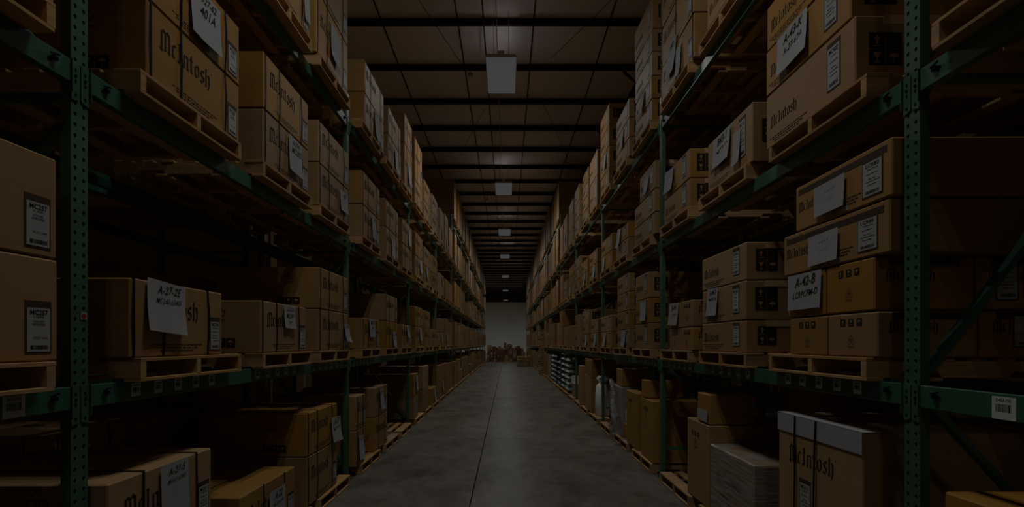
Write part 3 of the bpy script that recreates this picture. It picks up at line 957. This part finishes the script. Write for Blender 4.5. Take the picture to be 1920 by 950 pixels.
# ---- left rack, upper shelf
pal(-1, 0, (2,), 3)
pal(-1, 1, (0, 1, 2), 3)
stack(-1, 1, 0, 3, 2.5, 3.35, [.45, .9], style='amp')
stack(-1, 1, 1, 3, 3.70, 4.62, [.45, .9], style='amp', per={0: dict(sheets=[(.40, .9, .12, .28, .02, [])])})
stack(-1, 1, 2, 3, 4.78, 5.74, [.62, 1.24], style='amp', per={0: dict(sheets=[(.05, .85, .3, .36, .04, [], .1)])})
pal(-1, 2, (0, 1, 2), 3)
stack(-1, 2, 0, 3, 6.40, 7.40, [.44, .86], style='amp', per={0: dict(sheets=[(.1, .95, .26, .36, .05, [])])})
stack(-1, 2, 1, 3, 7.66, 8.60, [.44, .87], style='amp', per={0: dict(sheets=[(.1, .85, .2, .36, .05, [])])})
stack(-1, 2, 2, 3, 8.90, 9.62, [.80, 1.34], style='amp', per={0: dict(sheets=[(.1, .65, .25, .36, .05, [])])})
# ---- left rack, floor
pal(-1, 0, (2,), 0); pal(-1, 1, (0, 1, 2), 0)
stack(-1, 0, 2, 0, .95, 1.95, [.42, .86], style='amp', xo=.25)
stack(-1, 1, 0, 0, 2.28, 3.09, [.43, .862], style='amp', key='MC611', xo=-.0, straps=(-.22, .31), per={1: dict(sheets=[(.06, .99, .23, .33, .02, ['A-27-5', 'MC611-62405'], 0)])})
stack(-1, 1, 1, 0, 3.42, 4.30, [.447], style='amp', key='MC1502', straps=(-.12, .27), sheets=[(.11, .80, .27, .30, .02, ['A-22', 'MC-402-62405'], 0)])
stack(-1, 1, 2, 0, 4.56, 5.38, [.46, .865], style='amp', xo=.0, per={1: dict(sheets=[(.42, .65, .28, .26, .06, ['A-27', 'MC275'], .05)])})
pal(-1, 2, (0, 1, 2), 0)
stack(-1, 2, 0, 0, 6.03, 6.42, [.44, .86], style='amp', straps=(-.3, .3), per={0: dict(sheets=[(.05, .8, .2, .3, .05, ['A27'], .1)])})
stack(-1, 2, 1, 0, 6.90, 7.62, [.47, .885], style='amp', straps=(-.2, .3), per={1: dict(sheets=[(-.0, .9, .2, .3, .05, ['A27'], 0)])})
USED.add((-1, 2, 2, 0))
pal(-1, 3, (0, 1, 2), 0)
stack(-1, 3, 0, 0, 9.80, 10.25, [.44, .9], style='plain', per={1: dict(sheets=[(.2, .9, .2, .3, .03, [])])})
stack(-1, 3, 1, 0, 10.85, 11.70, [.5, 1.0], style='plain')
stack(-1, 3, 2, 0, 12.1, 12.9, [.40], style='plain', sheets=[(.2, .9, .25, .3, .05, [], .2)])
# back cartons deep in the left rack (second row behind)
def back(side, y0, y1, z0, z1, xo, dp=.9, what='back', **k):
    carton(side, y0, y1, z0, z1, dp=dp, xo=xo, pos=(side, None, what, None, 0, 1), **k)
# ---- right rack, lower shelf
pal(1, 1, (0,), 1, dy=.0); pal(1, 1, (1, 2), 1)
sm = dict(style='small', dp=.50)
for i, (a, b_) in enumerate(((2.46, 2.835), (2.845, 3.22))):
    stack(1, 1, 0, 1, a, b_, [.232], pn='near' if i == 0 else 'far', **sm)
    stack(1, 1, 0, 1, a, b_, [.232], pn='near rear' if i == 0 else 'far rear', xo=.51, side_labels=[('C52', .25, .13, .17, .15), ('C53', .42, .13, .06, .15)] if i == 0 else (), **sm)
    CARTONS[-2]['pos'] = (1, 1, 0, 1, 0, 4); CARTONS[-1]['pos'] = (1, 1, 0, 1, 0, 4)
def raw(side, pos, y0, y1, z0, z1, **k): carton(side, y0, y1, z0, z1, pos=pos, **k)
zb = ZB[1]
for i, (a, b_) in enumerate(((2.48, 2.85), (2.86, 3.24))):
    raw(1, (1, 1, 0, 1, 1, 4), a, b_, zb + .236, zb + .505, pn='near' if i == 0 else 'far', style='small', dp=.50,
        sheets=[(.0, .98, .34, .22, .01, ['A-42-B', 'LCRPCFM-D'])] if i else ())
    raw(1, (1, 1, 0, 1, 1, 4), a, b_, zb + .236, zb + .505, pn='near rear' if i == 0 else 'far rear', style='small', dp=.50, xo=.51,
        side_labels=[('C40', .15, .14, .10, .17), ('C41', .30, .14, .12, .15)] if i == 0 else ())
env = lambda x: [(x, .76, .27, .175, .012, ['. . . .', '. . . . . .'], -.02)]
raw(1, (1, 1, 0, 1, 2, 4), 2.38, 3.29, zb + .509, zb + .770, style='lcr', dp=1.02, sheets=env(-.04), side_labels=[('C77', .78, .13, .22, .14)])
raw(1, (1, 1, 0, 1, 3, 4), 2.36, 3.16, zb + .774, zb + 1.055, style='lcr', dp=1.0, sheets=env(-.07), rot=-.01)
stack(1, 1, 1, 1, 3.81, 4.66, [.25, .555, .85], style='long', key='MC462', per={1: dict(sheets=[(-.20, 1.0, .23, .24, .03, ['B-44-5', 'MC462-A7'], .04)])})
for j, (a, b_) in enumerate(((4.89, 5.24), (5.25, 5.60))):
    for i, (u, v) in enumerate(((0, .232), (.236, .505))):
        raw(1, (1, 1, 2, 1, i, 2), a, b_, zb + u, zb + v, pn='near' if j == 0 else 'far', style='small', dp=.5,
            sheets=[(.0, 1.0, .30, .24, .03, ['B-44', 'LCR'], .05)] if (i == 1 and j == 1) else ())
USED.update({(1, 1, 0, 1), (1, 1, 2, 1)})
raw(1, (1, 1, 2, 1, 0, 2), 4.70, 5.55, zb + .002, zb + .62, xo=.56, dp=.45, pn='rear', style='plain')
pal(1, 2, (0, 1, 2), 1)
stack(1, 2, 0, 1, 6.42, 7.07, [.33, .66, 1.0], style='long', per={1: dict(sheets=[(.15, .9, .28, .26, .02, [], 0)])})
stack(1, 2, 1, 1, 7.42, 8.24, [.28, .565, .85, 1.13], style='long', per={0: dict(sheets=[(.1, .95, .25, .26, .04, [], .1)])})
stack(1, 2, 2, 1, 8.68, 9.68, [.28, .57], style='long', per={0: dict(sheets=[(-.1, .9, .25, .26, .04, [])])})
pal(1, 0, (0, 1), 1)
# ---- right rack, middle shelf
pal(1, 0, (1, 2), 2)
stack(1, 0, 2, 2, 1.20, 1.95, [.3, .6], style='long')
pal(1, 1, (0, 1, 2), 2)
stack(1, 1, 0, 2, 2.655, 3.505, [.375, .69, 1.0], style='long', key='MC402', per={0: dict(y0=2.62), 1: dict(sheets=[(-.12, .98, .33, .25, .03, ['A-43-K', 'A-27-62A'], -.03)])})
stack(1, 1, 1, 2, 3.71, 4.53, [.45], style='long', sheets=[(-.12, .95, .33, .26, .04, ['B43-1', 'MC7-62'], 0), (.22, .72, .13, .26, .03, [])])
stack(1, 1, 2, 2, 4.98, 5.78, [.30, .60], style='long', per={1: dict(sheets=[(-.25, .95, .30, .24, .04, [], .08)])})
pal(1, 2, (0, 1, 2), 2)
stack(1, 2, 0, 2, 6.14, 7.12, [.27, .56, .91], style='long', per={2: dict(y0=6.14, y1=6.85, sheets=[(0, .7, .2, .2, .04, [])])})
stack(1, 2, 1, 2, 7.5, 8.3, [.25, .48], style='plain', per={1: dict(sheets=[(-.2, 1.05, .22, .3, .07, [], .1)])})
stack(1, 2, 2, 2, 8.66, 9.62, [.28, .57], style='long', per={0: dict(sheets=[(-.2, .9, .2, .24, .04, [])])})
# ---- right rack, upper shelf
pal(1, 0, (2,), 3)
stack(1, 0, 2, 3, 1.4, 2.1, [.4, .8], style='long')
pal(1, 1, (0, 1, 2), 3)
stack(1, 1, 0, 3, 2.5, 3.3, [.45, .9], style='long')
stack(1, 1, 1, 3, 3.75, 4.55, [.45, .9], style='long')
stack(1, 1, 2, 3, 4.87, 5.90, [.44, .90, 1.33], style='amp', straps=(-.47, .0, .47), per={0: dict(sheets=[(.1, .8, .16, .3, .03, [])]), 1: dict(sheets=[(-.1, .2, .3, .36, .05, ['B43'], .1)])})
pal(1, 2, (0, 1, 2), 3)
stack(1, 2, 0, 3, 6.28, 7.07, [.29, .58, .88, 1.17, 1.60], style='long', per={4: dict(rot=.03), 1: dict(sheets=[(0, .9, .2, .26, .06, [], .1)])})
stack(1, 2, 1, 3, 7.43, 8.30, [.29, .58, .87], style='long', per={1: dict(sheets=[(0, .9, .2, .26, .04, [])])})
stack(1, 2, 2, 3, 8.90, 9.72, [.36, .74, 1.12, 1.50], style='long', per={1: dict(sheets=[(.1, .9, .2, .26, .04, [])])})
# ---- right rack, floor
pal(1, 1, (0, 1, 2), 0); pal(1, 0, (2,), 0)
stack(1, 1, 0, 0, 2.56, 3.35, [1.045], style='big', dp=1.0, edge=True, strap2=((-.25, 2), (.02, 0)), xo=.0)
raw(1, (1, 0, 2, 0, 0, 1), 1.20, 2.13, ZB[0], 1.0, dp=1.0, style='amp', straps=(.3,), xo=.04)
stack(1, 1, 1, 0, 3.69, 4.46, [.60], style='big', dp=1.0, film=True, side_labels=())
stack(1, 1, 2, 0, 4.50, 5.05, [.76], style='tall', dp=.9, xo=.0)
raw(1, (1, 1, 2, 0, 1, 2), 4.52, 4.80, ZB[0] + .764, ZB[0] + 1.04, dp=.42, xo=.01, style='none', sheets=[(.0, .46, .24, .11, .002, []), ])
raw(1, (1, 1, 1, 0, 0, 1), 3.6, 4.45, ZB[0], 1.05, dp=.4, xo=1.05, pn='rear', style='none')
raw(1, (1, 1, 0, 0, 0, 1), 2.5, 3.4, ZB[0], 1.12, dp=.9, xo=1.06, pn='rear', style='label_side')
pal(1, 2, (0, 1, 2), 0)
stack(1, 2, 0, 0, 6.22, 6.78, [.78], style='tall', dp=.9)
raw(1, (1, 2, 0, 0, 1, 2), 6.55, 6.76, ZB[0] + .784, ZB[0] + 1.02, dp=.5, style='none')
stack(1, 2, 1, 0, 7.00, 7.62, [.80], style='tall', dp=.6)
raw(1, (1, 2, 1, 0, 1, 2), 7.58, 7.60 + .28, ZB[0] + .804, ZB[0] + 1.06, dp=.5, style='none') if False else None
USED.add((1, 2, 2, 0))
# wrapped bundle and film roll on the far pallet of that bay
raw(1, (1, 2, 2, 0, 0, 1), 8.00, 8.75, ZB[0], .92, dp=.8, xo=.02, style='none', film=True, mat=M_GREY)
raw(1, (1, 2, 2, 0, 1, 2), 8.02, 8.42, .93, 1.21, dp=.5, xo=.03, style='none')
pal(1, 3, (0, 1, 2), 0)
stack(1, 3, 1, 0, 11.0, 11.6, [.80, 1.16], style='none', dp=.6)
stack(1, 3, 0, 0, 10.75, 10.95, [.75, 1.15], style='none', dp=.5)
stack(1, 3, 2, 0, 12.2, 12.7, [.95], style='none', dp=.6)
# ---- cartons seen deep in the racks, on the second row behind
for (side, y0, y1, z0, z1, xo, dp, st) in (
        (-1, 4.85, 5.75, ZB[1], 2.30, 1.30, .9, 'label_side'),
        (-1, 4.2, 5.05, .0, .97, 1.30, .9, 'label_side'), (-1, 3.2, 4.1, 0.0, .99, 1.30, .9, 'amp'),
        (-1, 5.1, 5.86, .0, .95, 1.30, .9, 'label_side'), (-1, 6.6, 7.4, ZB[1], 2.4, 1.3, .9, 'plain'),
        (1, 4.6, 5.5, ZB[1], 2.62, 1.28, .9, 'long'), (1, 3.6, 4.45, ZB[1], 2.70, 1.28, .9, 'long'),
        (1, 2.5, 3.3, ZB[1], 2.5, 1.28, .9, 'long'), (1, 6.6, 7.5, ZB[1], 2.5, 1.3, .9, 'plain'),
        (1, 4.6, 5.5, .0, 1.3, 1.28, .9, 'none'),
        (1, 2.5, 3.3, ZB[2], 3.7, 1.28, .9, 'long'), (-1, 2.6, 3.4, ZB[2], 3.6, 1.3, .9, 'plain'), (-1, 4.6, 5.4, ZB[2], 3.7, 1.3, .9, 'plain')):
    sl = [('C27', .5, .5, .10, .15)] if (side, y0) == (-1, 4.85) else ()
    carton(side, y0, y1, z0, z1, dp=dp, xo=xo, style=st, side_labels=sl, pos=(side, None, 'back', z0, 0, 1))
# second rack row behind each rack: frames and beams of the first bays
for s in (-1, 1):
    xb = s * (XR[s] + RD + .12)
    for n in range(0, 3):
        upright(s, n, xb + s * .02, 4.62, False, 'green upright frame standing behind the %s rack, %s frame from the camera' % (SN[s], ORD[n] if n else 'closest'), 'upright frames of the rear racks')
    for b in (1, 2):
        for lev in (1, 2):
            beam(s, b, lev, xb, True, 'green beam of the rack row behind the %s rack, %s shelf, %s bay' % (SN[s], {1: 'lower', 2: 'middle'}[lev], bay_word(b)), 'beams of the rear racks', False)
            beam(s, b, lev, xb + s * RD, False, 'rear green beam of the row behind the %s rack, %s shelf, %s bay' % (SN[s], {1: 'lower', 2: 'middle'}[lev], bay_word(b)), 'beams of the rear racks', False)
            n_ = 0
            for c in [c for c in CARTONS if c['side'] == s and c['xo'] > 1.25 and abs(c['z0'] - ZB[lev]) < .01]:
                ym = (c['y0'] + c['y1']) / 2
                if not (bay_y(s, b) < ym < bay_y(s, b + 1)): continue
                n_ += 1
                place_pallet(s * (BX + 1.28), ym, PZ[lev], RZ[s], 'wooden pallet in rear row behind %s rack, %s shelf, %s bay, %s one' % (SN[s], {1: 'lower', 2: 'middle'}[lev], bay_word(b), ORD[n_ - 1] if n_ > 1 else 'closest'), 'wooden pallets in the rear rows', False)

# ---- farther bays, loaded shelf by shelf
rf = random.Random(2024)
for s in (-1, 1):
    for b in range(3, NB[s]):
        for lev in (0, 1, 2, 3, 4):
            if lev == 4 and b < 5: continue
            if s == 1 and b == 7 and lev in (0, 1): continue
            if s == 1 and b in (4, 5) and lev == 0: continue
            for p in range(3):
                if (s, b, p, lev) in USED or (b == 3 and lev == 0): continue
                pallet_at(s, b, p, lev, dy=rf.uniform(-.04, .04))
                y0 = bay_y(s, b) + POFF[s][p] + rf.uniform(0, .06)
                y1 = y0 + rf.uniform(.80, .93)
                if s < 0:
                    tops = {0: rf.choice(([.43, .86], [.45], [.45, .9], [.5, 1.0])), 1: rf.choice(([.41, .82], [.41], [.41, .82], [.38, .76])),
                            2: rf.choice(([.42, .84], [.6], [.42, .85], [.45])) if b > 3 else ([.42, .84] if p else [.42, .9]), 3: rf.choice(([.44, .88], [.44, .95], [.4, .8, 1.1]))if b > 3 else ([.5, 1.35] if p == 0 else [.44, .90]),
                            4: rf.choice(([.5, 1.0, 1.4], [.6, 1.2], [.4, .85, 1.3]))}[lev]
                    st = 'amp'
                else:
                    tops = {0: rf.choice(([.9], [1.0], [.5, 1.0], [.7, 1.1])), 1: rf.choice(([.28, .56, .84], [.28, .57], [.3, .6, .9, 1.15], [.45, .8])),
                            2: rf.choice(([.28, .56, .84], [.28, .57], [.4, .8], [.3, .6, .9])), 3: rf.choice(([.3, .6, .9, 1.2], [.4, .8, 1.2], [.6, 1.1])),
                            4: rf.choice(([.5, 1.0, 1.5], [.45, .9, 1.35], [.4, .8, 1.2, 1.6]))}[lev]
                    st = 'long'
                if lev == 4 and b == 5 and s < 0: tops = [.5, 1.0, 1.4]
                sh = [(rf.uniform(-.1, .25), .95, .22, .26, .04, [], rf.uniform(-.1, .1))] if rf.random() < .5 else ()
                stack(s, b, p, lev, y0, y1, tops, style=st if b < 4 else 'plain', per={0: dict(sheets=sh if b < 6 else ())}, xo=rf.uniform(-.02, .03))
# boxes standing on the floor at the far end of the aisle
rc = random.Random(8)
FAR = []
for row in range(3):
    x = -1.72
    while x < 1.3:
        wd = rc.uniform(.22, .40)
        z = .002
        yy = 43.4 + row * .75 + rc.uniform(-.08, .08)
        top = (.75, 1.05, 1.12)[row] + rc.uniform(-.1, .1) + (.32 if -.35 < x < .35 and row > 0 else 0)
        while z < top:
            hh = rc.uniform(.2, .38)
            FAR.append((x + wd / 2, yy, z, wd / 2 - .01, hh))
            z += hh + .004
        x += wd + rc.choice((.0, .01, .03))
# ------------------------------------------------------------------ build the cartons, nearest 300 as things
def words(c):
    pos = c['pos']
    side = SN[c['side']]
    look = 'brown'
    st = c['style']
    if c.get('film'): look = 'film-wrapped'
    elif c.get('edge'): look = 'white-edged tall'
    elif st == 'tall': look = 'tall'
    elif c.get('sheets') and st == 'lcr': look = 'long low'
    elif c.get('sheets'): look = 'paper-tagged'
    elif st == 'amp': look = 'strapped'
    elif st == 'small': look = 'small'
    if pos[2] == 'back':
        zz = 'floor' if c['z0'] < .5 else ('lower shelf' if c['z0'] < 2.5 else 'middle shelf')
        return 'dim brown carton deep behind the %s rack, %s' % (side, zz), ('back', c['side'], zz)
    s_, b, p, lev, i, n = pos
    if n == 1: lv = 'lone'
    elif i == 0: lv = 'bottom'
    elif i == n - 1: lv = 'top'
    else: lv = ['', 'second', 'third', 'fourth'][i] + ' lowest'
    if n == 3 and i == 1: lv = 'middle'
    pn = c.get('pn')
    t = '%s %s carton%s, %s pallet, %s %s, %s bay' % (lv, look, ' (%s one)' % pn if pn else '', PWORD[p], side, LEVW[lev], bay_word(b))
    return t, None
CARTONS = [c for c in CARTONS if c['z1'] < 8.0]
CARTONS.sort(key=lambda c: c['y0'] + (4 if c['pos'][2] == 'back' else 0))
LIM = 300
NEAR, REST = CARTONS[:LIM], CARTONS[LIM:]
seen = {}
for c in NEAR:
    t, bk = words(c)
    if bk is not None:
        k = seen.get(bk, 0); seen[bk] = k + 1
        t += ', ' + ('closest one' if k == 0 else '%s from the camera' % ORD[k])
    elif t in seen:
        seen[t] += 1; t = t.replace(' carton', ' rear carton', 1)
    else: seen[t] = 1
    d = c['y0']
    build_carton(c, t, 2 if d < 6.4 else (1 if d < 16 else 0))
m = MB()
for c in REST:
    dp = c['dp']; s = c['side']; x0 = s * (BX + c['xo']); x1 = s * (BX + c['xo'] + dp)
    m.box(min(x0, x1), c['y0'], c['z0'] + .001, max(x0, x1), c['y1'], c['z1'] - .002)
for (x, y, z, hw_, hh) in FAR:
    m.box(x - hw_, y, z, x + hw_, y + .5, z + hh, 0 if rc.random() < .35 else 1)
o = m.obj('carton', [M_CARD_FAR, M_CARD_OLD])
tag(o, 'brown cartons filling the far bays of both racks and the aisle end', 'cartons', None, 'stuff')
# their paper sheets and labels, too small to pick apart
m = MB()
for c in REST:
    s = c['side']
    if rf.random() < .85 and c['xo'] < 1:
        a = c['y0'] + (c['y1'] - c['y0']) * rf.uniform(.3, .75); zt = c['z1'] - .04
        wd, ht = rf.choice(((.1, .17), (.22, .25), (.2, .26)))
        ht = min(ht, c['z1'] - c['z0'] - .06)
        x0 = s * (BX + c['xo'] - .004)
        m.box(min(x0, x0 - s * .003), a, zt - ht, max(x0, x0 - s * .003), a + min(wd, c['y1'] - a - .03), zt)
for (x, y, z, hw_, hh) in FAR:
    if rc.random() < .5: m.box(x - .05, y - .004, z + hh * .35, x + .05, y - .001, z + hh * .8)
q = m.obj('paper_label', M_WHITE, o); q['kind'] = 'stuff'
m = MB()
for c in REST:
    s = c['side']
    if c['xo'] > 1: continue
    for f_ in ((.04, .3, .8) if s < 0 else (.5,)):
        a = c['y0'] + (c['y1'] - c['y0']) * f_
        x0 = s * (BX + c['xo'] - .003)
        m.box(min(x0, x0 - s * .002), a - .01, c['z0'] + .004, max(x0, x0 - s * .002), a + .01, c['z1'] - .006)
q = m.obj('strap', M_STRAP, o); q['kind'] = 'stuff'

# ------------------------------------------------------------------ sacks, bags, stacks of empty pallets
def pillow(wd, dp, ht, mat, seed):
    r = random.Random(seed); m = MB(); nu, nv = 8, 6
    def P(u, v, sgn):
        e = (1 - abs(u) ** 4) * (1 - abs(v) ** 4)
        return (u * wd / 2 * (1 - .06 * abs(v) ** 3), v * dp / 2 * (1 - .06 * abs(u) ** 3), ht / 2 + sgn * ht / 2 * max(e, 0) ** .35 + (r.uniform(-.006, .006) if e > 0 else 0))
    for sgn in (1, -1):
        i = len(m.v)
        for b in range(nv + 1):
            for a in range(nu + 1):
                m.v.append(P(-1 + 2 * a / nu, -1 + 2 * b / nv, sgn))
        for b in range(nv):
            for a in range(nu):
                k = i + b * (nu + 1) + a
                f = (k, k + 1, k + nu + 2, k + nu + 1)
                m.f.append(f if sgn > 0 else f[::-1]); m.m.append(0)
    me = m.mesh('sack', mat, smooth=True, fix=False)
    return me
SK = [pillow(.90, .52, .165, M_SACK, k) for k in range(3)]
SKD = [pillow(.90, .52, .165, M_SACKD, k) for k in range(2)]
def sack_pile(b, p, n, dark, dy=0):
    pallet_at(1, b, p, 0, dy=dy)
    y = bay_y(1, b) + POFF[1][p] + PW / 2 + dy
    for k in range(n):
        for j in range(2):
            me = (SKD if dark else SK)[(k + j) % (2 if dark else 3)]
            o = put('sack', me, None, (1 * (1.84 + .26 + .57 * j), y, ZB[0] + .012 + .178 * k), (0, 0, PI / 2 + rng.uniform(-.04, .04)))
            lv = 'topmost' if k == n - 1 else ('bottom' if k == 0 else '%s from the bottom' % ORD[k])
            tag(o, '%s sack, %s, %s side, %s pallet, right floor, %s bay' % ('dark' if dark else 'pale green', lv, 'aisle' if j == 0 else 'rear', PWORD[p], bay_word(b)), 'sack', 'sacks piled on the floor pallets')
sack_pile(4, 1, 6, False); sack_pile(4, 2, 7, False); sack_pile(5, 0, 5, True); sack_pile(5, 1, 6, True); sack_pile(5, 2, 6, False)
pallet_at(1, 4, 0, 0)
raw_c = carton_mesh(.5, .8, .55)
o = put('carton', raw_c, None, (1.9, bay_y(1, 4) + .7, ZB[0]), (0, 0, -PI / 2)); tag(o, 'brown carton under a white cover before the pale green sacks, right rack floor', 'carton')
m = MB(); m.box(-.26, -.012, .35, .26, .80, .56); m.box(-.26, -.012, .55, .26, .80, .565); q = m.obj('white_cover', M_BAG, o)
# white plastic sack by the third right upright
m = MB()
m.tube([(0, 0, 0), (0, 0, .02), (0, .0, .35), (0, 0, .60), (0, 0, .66), (0, 0, .70)], [.15, .17, .165, .15, .10, .02], 10)
r = put('refuse_bag', m.mesh('refuse_bag', M_BAG, smooth=True), None, (2.02, 10.42, ZB[0] + .002)); tag(r, 'white plastic bag standing beside the third right upright', 'bag')
m = MB()
for k in range(5):
    a = k * 1.3; m.bar((0, 0, .68), (.12 * math.cos(a), .12 * math.sin(a), .80), .09, .02)
m.obj('knotted_top', M_BAG, r)
# film roll and crumpled film hanging over the wrapped pallet
m = MB(); n = 18
for k in range(n):
    a0, a1 = 2 * PI * k / n, 2 * PI * (k + 1) / n
    for (r0, r1, x0, x1) in ((.11, .11, 0, .5), (.03, .03, 0, .5)):
        m.poly([(x0, r0 * math.cos(a0), r0 * math.sin(a0)), (x1, r0 * math.cos(a0), r0 * math.sin(a0)), (x1, r0 * math.cos(a1), r0 * math.sin(a1)), (x0, r0 * math.cos(a1), r0 * math.sin(a1))])
    for x0 in (0, .5):
        m.poly([(x0, .03 * math.cos(a0), .03 * math.sin(a0)), (x0, .11 * math.cos(a0), .11 * math.sin(a0)), (x0, .11 * math.cos(a1), .11 * math.sin(a1)), (x0, .03 * math.cos(a1), .03 * math.sin(a1))])
roll = m.obj('film_roll', M_BAG, fix=True); roll.location = (1.90, 7.86, ZB[0] + .36); roll.rotation_euler = (0, 0, 0)
tag(roll, 'white roll of stretch film lying on a small carton, right rack floor', 'roll')
sc_ = put('carton', carton_mesh(.22, .5, .24), None, (1.87, 7.86, ZB[0] + .0), (0, 0, -PI / 2)); tag(sc_, 'small brown carton under the roll of stretch film', 'carton')
m = MB(); r_ = random.Random(4)
pts = [(1.73, 8.1, .17), (1.72, 8.0, .30), (1.74, 7.98, .45), (1.75, 8.2, .62), (1.76, 8.3, .80), (1.77, 8.34, .95), (1.78, 8.5, 1.0)]
m.tube(pts, [.05, .09, .07, .05, .06, .05, .03], 7)
cr = m.obj('loose_film', M_FILM, smooth=True); tag(cr, 'crumpled loose plastic film hanging beside the film roll', 'film')

# stack of empty pallets in the seventh bay of the right rack
yb = bay_y(1, 7)
for k in range(20):
    o = put('pallet', PSIM, None, (1.70 + rng.uniform(-.02, .02), yb + 1.2 + rng.uniform(-.02, .02), .002 + k * (PH + .001)), (0, 0, -PI / 2))
    tag(o, 'empty pallet in the tall yellowish pallet stack, right rack, %s' % ('bottom one' if k == 0 else 'top one' if k == 19 else '%s from the %s' % ((ORD[k], 'bottom') if k < 10 else (ORD[19 - k], 'top'))), 'pallet', 'tall stack of empty pallets')
for k in range(6):
    o = put('pallet', PSIM, None, (1.22 + rng.uniform(-.02, .02), 35.0 + rng.uniform(-.02, .02), .002 + k * (PH + .001)), (0, 0, 0))
    tag(o, 'empty pallet in the low stack on the aisle floor, %s' % ('bottom one' if k == 0 else 'top one' if k == 5 else '%s from the bottom' % ORD[k]), 'pallet', 'low stack of empty pallets')
